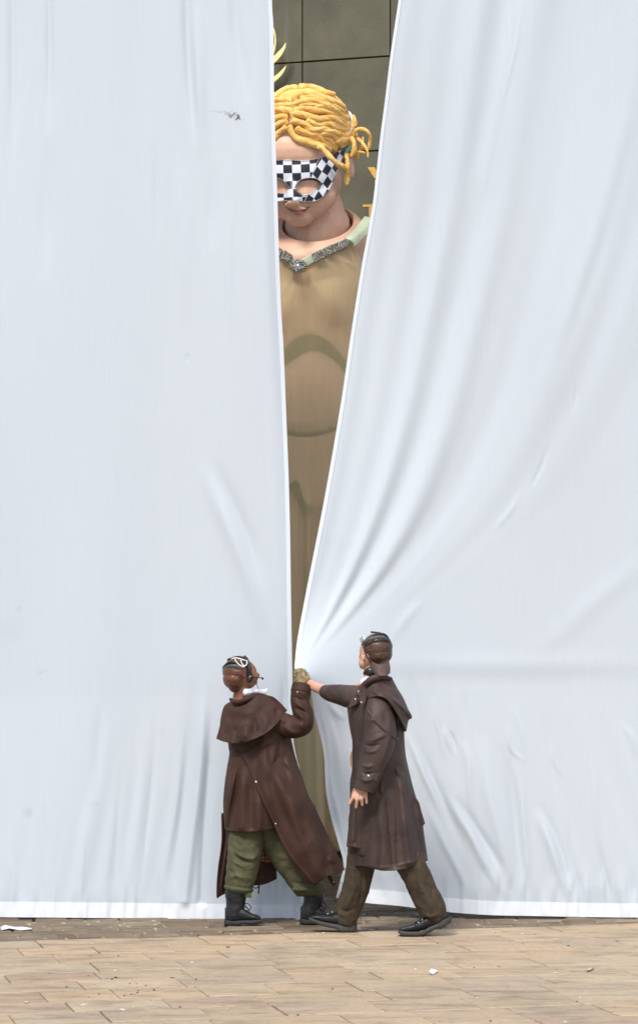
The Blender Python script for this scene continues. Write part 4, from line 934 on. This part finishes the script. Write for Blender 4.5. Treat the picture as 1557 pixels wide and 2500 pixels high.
def boot(dx, dy, Y, sh=0):
    b = shoe('boot', [(549+dx, 2218+dy, 2250+dy), (560+dx, 2210+dy, 2251+dy), (585+dx, 2212+dy, 2250+dy), (602+dx, 2222+dy, 2250+dy), (618+dx, 2231+dy, 2249+dy), (630+dx, 2234+dy, 2248+dy), (637+dx, 2240+dy, 2247+dy)], Y, 19, m_boot, m_sole, pl_,
        [(547.5+dx, 2246+dy, 2260+dy), (584+dx, 2247+dy, 2260+dy), (590+dx, 2247+dy, 2256+dy), (620+dx, 2246+dy, 2257+dy), (639+dx, 2244+dy, 2253+dy)])
    t_ = tube('boot_shaft', [(575+dx+sh, 2172+dy, Y, 25), (576+dx+sh, 2190+dy, Y, 25), (575+dx+sh*.6, 2210+dy, Y, 22.5), (572+dx, 2232+dy, Y, 22), (572+dx, 2244+dy, Y, 20)], m_boot, pl_, n=40, seg=50, wr=.0018, wrs=22)
    tube('boot_collar', [(575+dx+sh, 2174+dy, Y, 25.5), (575+dx+sh, 2190+dy, Y, 25.5)], m_boot, pl_, n=36, seg=8)
    for i in range(6):
        yy = 2188+i*7+dy; xx = 593+dx+sh*(1-i/6)+[0, 0, 0, 1, 6, 12][i]
        tube('lace', [(xx-6, yy, Y-.045, 1.2), (xx+1, yy-1, Y-.03, 1.3), (xx+5, yy+2, Y+.0, 1.2)], m_black, pl_, n=8, seg=8)
    tube('lace', [(596+dx, 2206+dy, Y-.03, 1.2), (606+dx, 2207+dy, Y-.05, 1.2), (613+dx, 2216+dy, Y-.055, 1.2), (608+dx, 2220+dy, Y-.05, 1.2), (598+dx, 2209+dy, Y-.03, 1.2)], m_black, pl_, n=8, seg=36)
boot(0, 0, YL-.02); boot(184, -3, YL+.08, 6)
# coat: back panel, flying right tail, left and inner tails
coatL = empty('person_coat_root', W(600, 1900, YL)) if False else None
cb = lambda x, y, u, v: YL-0.06-(0.15+0.04*v)*np.sqrt(np.clip(1-(2*u-1)**2*0.97, 0, 1))+0.11
back_folds = [([(589, 1844), (580, 1900), (570, 1960), (560, 2020)], 6, -.03, 0), ([(575, 1870), (562, 1940), (550, 2010)], 6, .02), ([(596, 1860), (592, 1930), (588, 2020)], 10, .018, 0), ([(612, 1880), (612, 1950), (615, 2020)], 8, -.015, 0), ([(630, 1930), (634, 2020)], 8, .012, 0),
    ([(560, 1836), (575, 1838), (590, 1843)], 4, .012), ([(672, 1800), (668, 1850), (655, 1900)], 8, .02), ([(655, 1800), (650, 1850)], 6, -.012), ([(680, 1800), (682, 1840)], 4, -.01), ([(600, 1835), (640, 1820), (680, 1805)], 6, .012)]
sheet('coat_back', ([(558, 1768), (600, 1752), (660, 1748), (702, 1768)], [(550, 2027), (595, 2031), (640, 2028), (700, 2016)], [(558, 1768), (562, 1830), (556, 1870), (550, 1910), (546, 1960), (548, 2000), (550, 2027)], [(702, 1768), (718, 1840), (728, 1880), (722, 1940), (700, 2016)]), cb, m_coatL, pl_, 130, 160, 0.006, back_folds)
tube('coat_body', [(618, 1712, YL+.03, 34, .8), (620, 1740, YL+.03, 60, .75), (626, 1790, YL+.04, 70, .75), (630, 1850, YL+.04, 68, .8), (636, 1910, YL+.05, 72, .8), (640, 1990, YL+.06, 72, .8), (640, 2012, YL+.06, 66, .8)], m_coatL, pl_, n=60, seg=60, wr=.003, wrs=9)
sm_ = lambda t: np.clip(t, 0, 1)**2*(3-2*np.clip(t, 0, 1))
tailY = lambda x, y, u, v: (YL-0.118+0.13*u**3)*(1-sm_(v/0.4))+sm_(v/0.4)*tailY1(x, y, u, v)
tailY1 = lambda x, y, u, v: YL-0.13-0.09*np.sin(np.pi*np.clip(u*0.9+0.08, 0, 1))*(0.9-0.2*v)+0.02*v+0.10*u**2*(1-v)
sheet('coat_tail', ([(590, 1842), (630, 1826), (680, 1812), (712, 1822)], [(768, 2163), (783, 2150), (800, 2140), (826, 2134), (841, 2123)], [(590, 1842), (606, 1872), (624, 1914), (640, 1958), (660, 1995), (678, 2034), (699, 2082), (720, 2116), (744, 2146), (768, 2163)], [(712, 1822), (722, 1856), (738, 1900), (750, 1936), (769, 1974), (790, 2019), (812, 2064), (834, 2108), (841, 2123)]), tailY, m_coatL, pl_, 120, 220, 0.006,
      [([(700, 1830), (704, 1870), (720, 1910)], 6, .018), ([(690, 1860), (720, 1900)], 3, -.01), ([(620, 1850), (660, 1880), (690, 1930), (730, 2010)], 16, .022), ([(640, 1850), (690, 1980), (740, 2080)], 14, -.018), ([(750, 2000), (780, 2070), (795, 2120)], 14, .022), ([(700, 1960), (750, 2080), (775, 2140)], 10, .014), ([(800, 2090), (815, 2110)], 6, .012), ([(594, 1846), (640, 1950), (700, 2076), (765, 2156)], 4, .007, 0)])
sheet('coat_front_left', ([(541, 1990), (556, 1995), (580, 2000)], [(531, 2193), (545, 2184), (575, 2172)], [(541, 1990), (542, 2040), (540, 2070), (534, 2110), (531, 2150), (529, 2185), (531, 2193)], [(580, 2000), (580, 2080), (575, 2172)]), lambda x, y, u, v: YL+.09+.05*u+.015*np.sin(u*9+v*3), m_lining, pl_, 40, 70, 0.006)
sheet('coat_edge', ([(541, 1985), (545, 1985), (548, 1990)], [(530, 2193), (533, 2190), (538, 2187)], [(541, 1985), (542, 2040), (540, 2070), (534, 2110), (530, 2150), (529, 2185), (530, 2193)], [(548, 1990), (547, 2050), (545, 2080), (540, 2130), (536, 2160), (538, 2187)]), lambda x, y, u, v: YL+.075+.01*u, m_coatL, pl_, 10, 70, 0.006)
sheet('coat_front_right', ([(600, 2010), (640, 2005), (672, 2010)], [(614, 2162), (640, 2160), (660, 2153), (674, 2146)], [(600, 2010), (606, 2090), (614, 2162)], [(672, 2010), (670, 2060), (674, 2100), (675, 2146)]), lambda x, y, u, v: YL+.17+.01*np.sin(u*8+v*2), m_lining, pl_, 40, 60, 0.006)
sheet('plaid_flap', ([(636, 2020), (650, 2030), (655, 2034)], [(630, 2100), (645, 2104), (662, 2105)], [(636, 2020), (634, 2060), (630, 2100)], [(655, 2034), (659, 2070), (662, 2105)]), lambda x, y, u, v: YL+.14-.012*np.sin(u*6), m_plaid, pl_, 20, 30, 0.005)
tube('coat_tie', [(615, 2160, YL+.16, 1.3), (622, 2168, YL+.15, 1.3), (630, 2166, YL+.15, 1.3), (634, 2158, YL+.15, 1.3), (632, 2170, YL+.15, 1.6), (631, 2182, YL+.15, 1.9)], m_black, pl_, n=8, seg=40)
tube('coat_strap', [(803, 2138, YL-.06, 5, .4), (808, 2148, YL-.06, 5, .4), (816, 2160, YL-.06, 5, .4)], m_lining, pl_, n=16, seg=12)
button('strap_button', 814, 2153, YL-.07, 1.6, m_button, pl_)
# cape
capeY = lambda x, y, u, v: YL+.06-(0.13+0.10*v)*np.sqrt(np.clip(1-(2*u-1)**2*0.96, 0, 1))-0.015*v
sheet('cape', ([(564, 1713), (578, 1716), (596, 1712), (620, 1700), (645, 1698), (671, 1705)], [(529, 1804), (548, 1811), (578, 1815), (612, 1808), (650, 1790), (675, 1768), (700, 1735)], [(564, 1713), (549, 1724), (541, 1750), (537, 1776), (529, 1804)], [(671, 1705), (685, 1718), (700, 1735)]), capeY, m_coatL, pl_, 130, 80, 0.007,
      [([(560, 1750), (552, 1790)], 8, .014), ([(600, 1760), (596, 1806)], 12, .018, 0), ([(580, 1770), (574, 1812)], 8, -.012, 0), ([(640, 1730), (650, 1760), (640, 1790)], 12, .018), ([(620, 1750), (625, 1800)], 8, -.014), ([(560, 1730), (600, 1740), (640, 1725)], 12, .014), ([(670, 1730), (682, 1750)], 7, -.012)])
tube('coat_collar', [(564, 1708, YL-.03, 4, 1.2), (572, 1713, YL-.07, 5, 1.2), (590, 1712, YL-.09, 5.5, 1.2), (606, 1704, YL-.085, 7, 1), (625, 1700, YL-.06, 8, .8), (648, 1702, YL-.02, 6, .7), (668, 1704, YL+.0, 2.5, .6)], m_lining, pl_, n=20, seg=60, wr=.002)
prism('collar_point', [(640, 1697), (671, 1703), (665, 1710), (645, 1704)], YL-.03, .012, m_lining, pl_)
sheet('shirt_collar', ([(601, 1683), (615, 1681), (635, 1684), (654, 1681)], [(602, 1694), (618, 1691), (636, 1696), (643, 1698)], [(601, 1683), (602, 1694)], [(654, 1681), (652, 1690), (643, 1698)]), lambda x, y, u, v: YL-.065+.05*u, m_shirt, pl_, 30, 12, .006, [([(620, 1685), (632, 1692)], 4, .008)])
tube('shirt_neckband', [(597, 1690, YL-.05, 9), (612, 1692, YL-.02, 10), (628, 1692, YL+.02, 9)], m_shirt, pl_, n=20, seg=16)
# raised arm
tube('sleeve', [(655, 1765, YL-.02, 30), (685, 1768, YL-.04, 29), (716, 1775, YL-.07, 27), (738, 1768, YL-.09, 26), (740, 1745, YL-.07, 24), (733, 1715, YL-.05, 23), (734, 1692, YL-.04, 23.5), (737, 1674, YL-.03, 22.5)], m_coatL, pl_, n=72, seg=150, wr=.0022, wrs=9, flat_ends=True,
     extra=[([(715, 1735), (730, 1745), (745, 1760)], 4, .02), ([(712, 1745), (728, 1758), (735, 1772)], 4, -.022), ([(712, 1712), (730, 1722), (752, 1742)], 4, .014), ([(712, 1728), (738, 1735), (756, 1750)], 4, -.014), ([(725, 1755), (735, 1770), (745, 1790)], 5, .014), ([(714, 1700), (730, 1706), (750, 1718)], 4, -.010), ([(690, 1770), (715, 1790), (740, 1790)], 6, .012), ([(680, 1750), (700, 1765)], 5, .012), ([(720, 1683), (740, 1695), (756, 1712)], 3, .008)])
tube('cuff', [(734, 1690, YL-.04, 25, 1), (737, 1672, YL-.03, 24, 1)], m_coatL, pl_, n=40, seg=10)
button('cuff_button', 726, 1690, YL-.04-.065, 1.6, m_button, pl_)
G_ = YL-.02
blob('glove', [('e', 734, 1659, G_, 17, 14, 11), ('c', 738, 1676, G_, 15, 736, 1660, G_, 15)]
   +[('c', 722+i*6.5, 1650-[0, 3, 3, 0][i], G_-.01, 5.2, 721+i*6.8, 1641-[0, 3, 3, 1][i], G_-.0, 5.0, 723+i*6.6, 1637-[0, 2, 2, 0][i], G_+.025, 4.6, 725+i*6, 1644, G_+.05, 4.3) for i in range(4)]
   +[('c', 744, 1664, G_-.01, 6, 751, 1655, G_+.01, 5.4, 749, 1645, G_+.03, 4.8)], m_glove, pl_, voxel=0.0034, smooth=1)
# cap, goggles, headset
blob('cap', [('e', 581, 1638, YL-.005, 38, 33, 40, -14), ('e', 573, 1656, YL-.01, 29, 27, 36, -20), ('c', 576, 1672, YL-.005, 20, 572, 1655, YL-.005, 27)], m_capL, pl_, voxel=0.0035, smooth=2, wr=0.0016, wrs=32)
fy = YL-.10
tube('goggle_strap', [(545, 1634, YL-.03, 4, .5), (560, 1626, YL-.085, 4, .5), (575, 1626, YL-.105, 4, .5), (590, 1631, YL-.10, 4, .5), (600, 1637, YL-.08, 3.5, .5)], m_grey, pl_, n=16, seg=40)
tube('goggle_strap', [(545, 1630, YL-.03, 3, .5), (556, 1620, YL-.07, 3, .5), (572, 1617, YL-.095, 3, .5), (588, 1624, YL-.10, 3, .5)], m_black, pl_, n=16, seg=40)
for pts in ([(555, 1615), (560, 1610), (570, 1607), (575, 1606)], [(573, 1606), (575, 1613), (583, 1622), (596, 1629)], [(588, 1611), (590, 1618), (596, 1626), (602, 1622), (603, 1612)], [(576, 1606), (588, 1609), (600, 1613)]):
    tube('goggle_frame', [(x, y, YL-.085-(.02 if x > 570 else 0), 1.5) for x, y in pts], m_wtrim, pl_, n=10, seg=30)
for c_ in (([(590, 1611), (601, 1612), (602, 1622), (597, 1626), (591, 1618)]), ([(554, 1610), (562, 1606), (566, 1608), (556, 1616)])):
    prism('goggle_lens', c_, YL-.095, .008, m_black, pl_)
tube('goggle_frame', [(556, 1610, YL-.07, 1.8), (574, 1604, YL-.06, 2), (590, 1604, YL-.05, 2), (601, 1610, YL-.05, 2)], m_black, pl_, n=10, seg=30)
tube('headset_band', [(612, 1650, YL-.085, 5, .5), (607, 1630, YL-.09, 4.5, .5), (603, 1612, YL-.07, 4.5, .5), (596, 1603, YL-.03, 4.5, .5)], m_black, pl_, n=16, seg=40)
prism('cap_flap', [(594, 1628), (601, 1628), (600, 1654), (592, 1652)], YL-.095, .01, M('maroon_leather', (0.09, 0.025, 0.03), 0.4, 0.15), pl_)
hs = blob('headset_cup', [('e', 610, 1657, YL-.085, 8, 11, 7, 25), ('e', 615, 1652, YL-.09, 5, 4, 5)], m_black, pl_, voxel=0.003, smooth=1)
tube('microphone_boom', [(616, 1655, YL-.09, 1.4), (628, 1653.5, YL-.06, 1.1), (638, 1655, YL-.03, 1.1)], m_black, pl_, n=8, seg=20)
button('microphone', 641, 1656.5, YL-.03, 3.0, m_black, pl_)
tube('headset_cable', [(620, 1662, YL-.08, .8), (626, 1669, YL-.07, .7), (630, 1681, YL-.07, .7)], m_black, pl_, n=6, seg=20)
for b_ in ((625, 1909, 2.6), (673, 2011, 1.8)): button('coat_button', b_[0], b_[1], YL-.235 if b_[1] < 2000 else YL-.19, b_[2], m_button, pl_)
prism('cape_patch', [(577, 1798), (602, 1796), (601, 1807), (578, 1809)], YL-.20, .004, m_coatL, pl_)

# ================================================================== RIGHT PERSON
YR = -0.10
pr = empty('person', W(940, 2280, YR), 'person striding left in dark brown trousers, brown caped coat and backward brown cap', 'person', 'coated men drawing the curtain')
HN = YR+.0
blob('body', [
    ('e', 917, 1588, YR, 29, 34, 30), ('e', 897, 1596, YR+.0, 20, 36, 26), ('e', 888, 1618, YR-.0, 13, 15, 18), ('e', 882, 1590, YR+.02, 5, 14, 10), ('e', 880, 1604, YR+.09, 5, 8, 6), ('e', 885, 1627, YR+.02, 8, 7, 11),
    ('e', 886, 1606, YR-.068, 4.5, 8.5, 3, -10), ('c', 912, 1672, YR+.01, 24, 906, 1634, YR, 19),
    ('c', 880, 1692, YR+.08, 26, 915, 1690, YR, 34, 935, 1700, YR-.05, 28), ('c', 918, 1700, YR, 44, 925, 1850, YR, 42, 930, 1960, YR, 46),
    ('c', 868, 1698, YR+.10, 20, 815, 1692, YR+.24, 16, 775, 1680, YR+.40, 12.5, 759, 1671, YR+.46, 12), ('e', 748, 1663, YR+.50, 14, 12, 9, 35),
    ('c', 742, 1657, YR+0.53, 4.6, 730, 1654, YR+0.56, 4.2, 724, 1660, YR+0.56, 3.8), ('c', 743, 1663, YR+0.53, 4.6, 731, 1662, YR+0.57, 4.2, 725, 1668, YR+0.57, 3.8), ('c', 744, 1669, YR+0.53, 4.4, 733, 1670, YR+0.57, 4.0, 727, 1675, YR+0.57, 3.6), ('c', 746, 1674, YR+0.52, 4.0, 736, 1677, YR+0.55, 3.6, 731, 1680, YR+0.55, 3.2), ('c', 752, 1674, YR+0.45, 5.4, 748, 1679, YR+0.43, 5, 746, 1683, YR+0.45, 4.4),
    ('c', 930, 1715, YR-.10, 26, 925, 1810, YR-.16, 19, 888, 1910, YR-.2, 12), ('e', 882, 1926, YR-.2, 15, 13, 8, 12),
    ('c', 871, 1928, YR-.2, 4.8, 862, 1945, YR-.21, 4.5, 852, 1963, YR-.2, 3.7), ('c', 877, 1932, YR-.205, 4.9, 871, 1952, YR-.22, 4.6, 869, 1971, YR-.2, 3.8), ('c', 885, 1932, YR-.205, 4.8, 882, 1950, YR-.22, 4.4, 884, 1965, YR-.2, 3.7), ('c', 893, 1930, YR-.2, 4.4, 893, 1946, YR-.21, 4.1, 894.5, 1960, YR-.2, 3.4), ('c', 872, 1922, YR-.17, 5, 864, 1932, YR-.14, 4.6, 860, 1942, YR-.13, 4),
    ('c', 900, 1970, YR+.06, 34, 882, 2110, YR+.08, 26, 845, 2230, YR+.09, 16), ('c', 950, 1970, YR-.04, 34, 1000, 2110, YR-.06, 26, 1060, 2222, YR-.07, 16)],
    m_skinR, pr, voxel=0.0048, smooth=2)
tube('trouser_leg', [(890, 1990, YR+.06, 38), (884, 2080, YR+.08, 36), (878, 2125, YR+.09, 34), (868, 2170, YR+.09, 33), (852, 2215, YR+.1, 31), (846, 2240, YR+.1, 28), (844, 2256, YR+.1, 24)], m_cord, pr, n=72, seg=150, wr=.003, wrs=14,
     extra=[([(865, 2130), (858, 2190), (835, 2225)], 6, .014), ([(885, 2120), (880, 2190), (862, 2250)], 6, -.012), ([(895, 2130), (888, 2190)], 5, .01), ([(825, 2215), (845, 2225), (870, 2215)], 4, -.012), ([(820, 2228), (845, 2238)], 4, .01), ([(850, 2150), (842, 2190)], 4, -.01)])
tube('trouser_leg', [(958, 1990, YR-.04, 38), (985, 2080, YR-.05, 36), (1010, 2125, YR-.06, 35), (1033, 2175, YR-.07, 34), (1052, 2215, YR-.08, 34), (1055, 2238, YR-.08, 31), (1050, 2246, YR-.08, 24)], m_cord, pr, n=72, seg=150, wr=.003, wrs=14,
     extra=[([(1010, 2130), (1035, 2180), (1055, 2235)], 7, .014), ([(1030, 2120), (1055, 2180), (1072, 2225)], 6, -.012), ([(1000, 2150), (1020, 2190), (1030, 2235)], 6, -.01), ([(1025, 2225), (1050, 2238), (1078, 2228)], 4, .012)])
shoe('shoe', [(871, 2234, 2262), (855, 2228, 2262), (835, 2226, 2260), (812, 2231, 2257), (790, 2234, 2252), (770, 2233, 2247), (757, 2238, 2243)], YR+.1, 20, m_boot, m_sole2, pr,
     [(871.5, 2258, 2276), (830, 2257, 2275), (822, 2256, 2269), (800, 2252, 2264), (775, 2246, 2257), (757, 2240, 2250), (753.5, 2239, 2245)])
shoe('shoe', [(1094, 2225, 2244), (1080, 2228, 2254), (1062, 2230, 2262), (1040, 2238, 2268), (1018, 2250, 2274), (995, 2258, 2276), (980, 2262, 2277), (973, 2268, 2276)], YR-.09, 20, m_boot, m_sole2, pr,
     [(1101, 2236, 2252), (1075, 2248, 2268), (1066, 2254, 2267), (1045, 2264, 2279), (1030, 2272, 2286), (1000, 2274, 2286), (980, 2272, 2284), (971.5, 2270, 2278)])
for dx, y_, Yq in ((0, 0, YR+.02), ):
    for i in range(4): tube('lace', [(795+i*7, 2231-i*.5, YR+.03, 1.1), (800+i*7, 2229-i*.5, YR+.06, 1.2), (806+i*7, 2231, YR+.12, 1.1)], m_black, pr, n=8, seg=8)
for i in range(4): tube('lace', [(1010+i*7, 2256-i*4, YR-.16, 1.1), (1014+i*7, 2250-i*4, YR-.12, 1.3), (1018+i*7, 2248-i*4, YR-.06, 1.1)], m_black, pr, n=8, seg=8)
for q in ((811, 2227, YR+.03), (800, 2231, YR+.03), (1021, 2252, YR-.17), (1030, 2246, YR-.17)): button('eyelet', q[0], q[1], q[2], 1.3, m_button, pr)
# coat
tube('coat_body', [(912, 1668, YR+.0, 28, .9), (914, 1690, YR+.0, 50, .9), (916, 1730, YR+.0, 62, .85), (920, 1800, YR, 60, .85), (924, 1860, YR, 64, .85), (930, 1920, YR, 70, .8), (938, 1990, YR, 74, .8), (944, 2040, YR, 76, .8), (946, 2085, YR, 76, .78)], m_coatR, pr, n=80, seg=90, wr=.003, wrs=8,
     extra=[([(990, 1800), (995, 1900), (1005, 2000)], 8, .02)], flat_ends=True)
rsY = lambda x, y, u, v: YR+.05-(0.17+0.05*v)*np.sqrt(np.clip(1-(2*u-1)**2*0.98, 0, 1))
sheet('coat_side', ([(870, 1870), (910, 1850), (955, 1790), (985, 1770)], [(866, 2114), (890, 2115), (912, 2121), (938, 2126), (978, 2123), (1015, 2112), (1043, 2101)], [(870, 1870), (869, 1930), (870, 1965), (868, 2040), (866, 2114)], [(985, 1770), (986, 1810), (990, 1850), (1004, 1911), (1015, 1950), (1027, 1990), (1034, 2040), (1043, 2101)]), rsY, m_coatR, pr, 150, 200, .006,
      [([(950, 1830), (946, 1900), (955, 2000), (960, 2110)], 10, -.03, 0), ([(970, 1830), (980, 1920), (990, 2020), (1000, 2105)], 12, .035, 0), ([(900, 1950), (910, 2020), (905, 2110)], 14, .022, 0), ([(930, 1900), (925, 1980), (935, 2060), (930, 2120)], 10, .016, 0), ([(995, 1900), (1012, 1990), (1025, 2080)], 8, -.022, 0), ([(905, 1930), (930, 1945), (950, 1935)], 6, -.014), ([(880, 1960), (886, 2040), (884, 2110)], 6, -.012, 0), ([(985, 1880), (996, 1930), (1000, 1980)], 5, .014), ([(960, 1860), (975, 1890), (990, 1900)], 5, .012), ([(940, 2040), (965, 2050), (975, 2040)], 4, .006), ([(870, 2106), (938, 2118), (1036, 2096)], 3, .005, 0)])
sheet('coat_front', ([(848, 1728), (862, 1722), (885, 1720)], [(846, 2067), (860, 2068), (880, 2072)], [(848, 1728), (853, 1769), (861, 1811), (863.5, 1835), (860, 1880), (855, 1911), (855, 1960), (852, 2010), (846, 2067)], [(885, 1720), (888, 1800), (885, 1900), (882, 2000), (880, 2072)]), lambda x, y, u, v: YR-.03-.05*np.sin(np.pi*.5*u)+.03*(1-u), m_coatR, pr, 40, 140, .006,
      [([(868, 1740), (872, 1800), (872, 1860)], 5, -.02), ([(862, 1740), (866, 1790)], 4, .014), ([(862, 1900), (860, 2050)], 5, .014, 0), ([(880, 1730), (880, 1820)], 3, .01), ([(872, 1960), (868, 2060)], 4, -.012, 0)])
sheet('coat_vent_flap', ([(1008, 1940), (1016, 1950), (1022, 1960)], [(1024, 2020), (1030, 2018), (1037, 2010)], [(1008, 1940), (1016, 1980), (1024, 2020)], [(1022, 1960), (1029, 1985), (1037, 2010)]), lambda x, y, u, v: YR+.0-.01*u, m_coatR, pr, 12, 20, .008)
prism('satchel', [(857, 1836), (864, 1832), (868, 1840), (868, 1880), (860, 1882), (855, 1868), (854, 1850)], YR+.06, .05, M('tan_leather', (0.33, 0.19, 0.09), 0.5, 0.15), pr)
# cape
rc = lambda x, y, u, v: YR+.02-(0.10+0.10*v)*np.sqrt(np.clip(1-(2*u-0.9)**2*0.8, 0, 1))-.02*v
sheet('cape', ([(884, 1672), (900, 1660), (925, 1655), (955, 1655)], [(893, 1709), (905, 1703), (925, 1700), (945, 1708), (962, 1730), (977, 1758), (990, 1786)], [(884, 1672), (886, 1690), (893, 1709)], [(955, 1655), (968, 1680), (982, 1703), (994, 1730), (1004, 1751), (996, 1758), (990, 1786)]), rc, m_coatR, pr, 110, 80, .007,
      [([(960, 1680), (975, 1715), (985, 1750)], 8, .018), ([(945, 1690), (960, 1715), (975, 1745)], 6, -.014), ([(905, 1670), (925, 1690), (945, 1700)], 10, .014), ([(920, 1665), (950, 1685)], 6, -.008), ([(900, 1690), (930, 1692)], 4, .008), ([(970, 1690), (990, 1730), (1000, 1752)], 4, -.01)])
sheet('cape_back', ([(945, 1700), (960, 1700), (975, 1700)], [(955, 1770), (978, 1785), (990, 1786)], [(945, 1700), (950, 1740), (955, 1770)], [(975, 1700), (992, 1745), (990, 1786)]), lambda x, y, u, v: YR-.03+.02*u, m_coatR, pr, 24, 30, .006, [([(965, 1730), (980, 1780)], 5, .014)])
sheet('cape_front', ([(875, 1676), (886, 1668), (897, 1664)], [(849, 1731), (865, 1722), (878, 1716)], [(875, 1676), (862, 1700), (849, 1731)], [(897, 1664), (892, 1690), (878, 1716)]), lambda x, y, u, v: YR-.06-.03*np.sin(np.pi*u)-.03*u, m_coatR, pr, 24, 40, .007, [([(868, 1690), (880, 1700)], 4, .01)])
prism('placket', [(876, 1686), (893, 1678), (892, 1712), (888, 1720), (877, 1716)], YR-.165, .01, m_coatR, pr)
for q in ((875, 1688), (867, 1707), (882, 1715)): button('coat_button', q[0], q[1], YR-.145 if q[0] < 880 else YR-.175, 1.9, m_button, pr)
# stretched arm
tube('sleeve', [(885, 1704, YR-.02, 30), (862, 1702, YR+.06, 29), (835, 1697, YR+.14, 25), (808, 1692, YR+.21, 21), (791, 1688, YR+.26, 15.5)], m_coatR, pr, n=64, seg=110, wr=.002, wrs=9, flat_ends=True,
     extra=[([(865, 1680), (855, 1700), (862, 1722)], 4, -.014), ([(850, 1678), (842, 1700), (850, 1722)], 5, .014), ([(820, 1680), (815, 1695), (825, 1712)], 5, .01), ([(805, 1680), (800, 1692), (808, 1704)], 3, -.008), ([(875, 1680), (868, 1700)], 4, .012)])
# hanging arm
tube('sleeve', [(918, 1706, YR-.08, 26), (922, 1735, YR-.12, 35), (926, 1780, YR-.15, 40), (920, 1825, YR-.17, 39), (906, 1870, YR-.19, 33), (896, 1905, YR-.2, 29), (889, 1928, YR-.2, 25)], m_coatR, pr, n=80, seg=170, wr=.002, wrs=9, flat_ends=True,
     extra=[([(890, 1800), (905, 1808), (925, 1800), (950, 1790)], 5, .014), ([(885, 1815), (905, 1822), (930, 1815)], 4, -.014), ([(885, 1830), (905, 1836), (925, 1826)], 4, .012), ([(960, 1770), (945, 1830), (925, 1880)], 7, .014), ([(910, 1730), (905, 1780)], 8, .012), ([(935, 1730), (945, 1780)], 8, -.01), ([(878, 1865), (895, 1872), (915, 1868)], 4, .014), ([(880, 1880), (895, 1890), (920, 1884)], 4, -.012), ([(875, 1900), (895, 1906), (912, 1900)], 4, .012), ([(890, 1760), (920, 1755)], 6, .008)])
tube('cuff', [(893, 1912, YR-.2, 27.5, 1), (887.5, 1930, YR-.2, 26.5, 1)], m_coatR, pr, n=40, seg=8, flat_ends=True)
tube('sleeve_strap', [(897, 1734, YR-.205, 2.6, .5), (918, 1762, YR-.245, 2.6, .5), (945, 1788, YR-.245, 2.6, .5), (965, 1803, YR-.205, 2.6, .5), (974, 1803, YR-.17, 2.0, .5)], m_coatR, pr, n=12, seg=40)
button('cuff_button', 899, 1894.5, YR-.275, 3.0, m_button, pr); button('button_centre', 899, 1894.5, YR-.281, 1.2, m_black, pr)
prism('cuff_strap', [(906, 1892), (926, 1886), (918, 1908), (908, 1900)], YR-.262, .012, m_coatR, pr)
# collar, scarf, head gear
tube('coat_collar', [(880, 1678, YR-.08, 4, 1), (892, 1668, YR-.1, 7, 1), (910, 1656, YR-.11, 7.5, 1), (932, 1652, YR-.09, 7, 1), (954, 1657, YR-.04, 4, 1)], m_coatR, pr, n=20, seg=50, wr=.002)
sheet('shirt_collar', ([(884, 1658), (893, 1652), (904, 1652)], [(880, 1670), (886, 1668), (900, 1660)], [(884, 1658), (880, 1664), (880, 1670)], [(904, 1652), (900, 1660)]), lambda x, y, u, v: YR-.07-.02*u, m_shirt, pr, 14, 12, .006)
tube('neck_scarf', [(888, 1645, YR-.045, 3, 1), (897, 1640, YR-.07, 9, .8), (906, 1640, YR-.075, 12, .7), (916, 1645, YR-.06, 10, .7)], m_black, pr, n=20, seg=24)
blob('cap', [('e', 921, 1582, YR-.0, 37, 36, 38), ('e', 923, 1597, YR, 34, 26, 36), ('e', 903, 1585, YR, 18, 26, 32)], m_cap, pr, voxel=0.0035, smooth=2, wr=0.0017, wrs=30)
tube('cap_band', [(885, 1566, YR-.06, 2), (888, 1582, YR-.075, 2.4), (894, 1600, YR-.085, 2.4), (904, 1614, YR-.09, 2.4), (922, 1623, YR-.092, 2.4), (940, 1620, YR-.08, 2.4), (952, 1608, YR-.05, 2)], M('dark_cap_band', (0.025, 0.012, 0.009), 0.5, 0.1), pr, n=10, seg=40)
sheet('cap_peak', ([(901, 1610), (915, 1620), (935, 1621), (948, 1612)], [(911, 1642), (925, 1650), (943, 1650), (951, 1643)], [(901, 1610), (904, 1628), (911, 1642)], [(948, 1612), (951, 1628), (951, 1643)]), lambda x, y, u, v: YR-.075-.035*np.sin(np.pi*u)-.015*v, M('cap_peak_leather', (0.085, 0.052, 0.038), 0.5, 0.15, 8, 0.2, 40), pr, 30, 24, .007)
tube('goggle_strap', [(884, 1575, YR-.05, 4, .5), (893, 1566, YR-.08, 4, .5), (908, 1559, YR-.095, 4, .5), (928, 1556, YR-.095, 4, .5), (945, 1561, YR-.07, 3.5, .5), (951, 1568, YR-.04, 3, .5)], m_grey, pr, n=16, seg=50)
tube('goggle_strap', [(904, 1558, YR-.09, 2, .6), (915, 1550, YR-.08, 2, .6), (928, 1547, YR-.07, 2.5, .6), (940, 1550, YR-.06, 2.5, .6), (948, 1560, YR-.05, 2.5, .6), (950, 1568, YR-.05, 2, .6)], m_black, pr, n=12, seg=40)
tube('goggle_strap', [(905, 1543, YR-.03, 2.5, .8), (916, 1544, YR-.04, 2.2, .8), (928, 1545, YR-.05, 2, .8)], m_black, pr, n=12, seg=20)
prism('goggle_lens', [(877, 1560), (885, 1552), (888, 1553), (888, 1568), (883, 1571), (879, 1567)], YR-.02, .05, m_lens, pr)
prism('goggle_frame', [(885, 1551), (889, 1552), (890, 1561), (886, 1561)], YR-.045, .02, m_wtrim, pr)
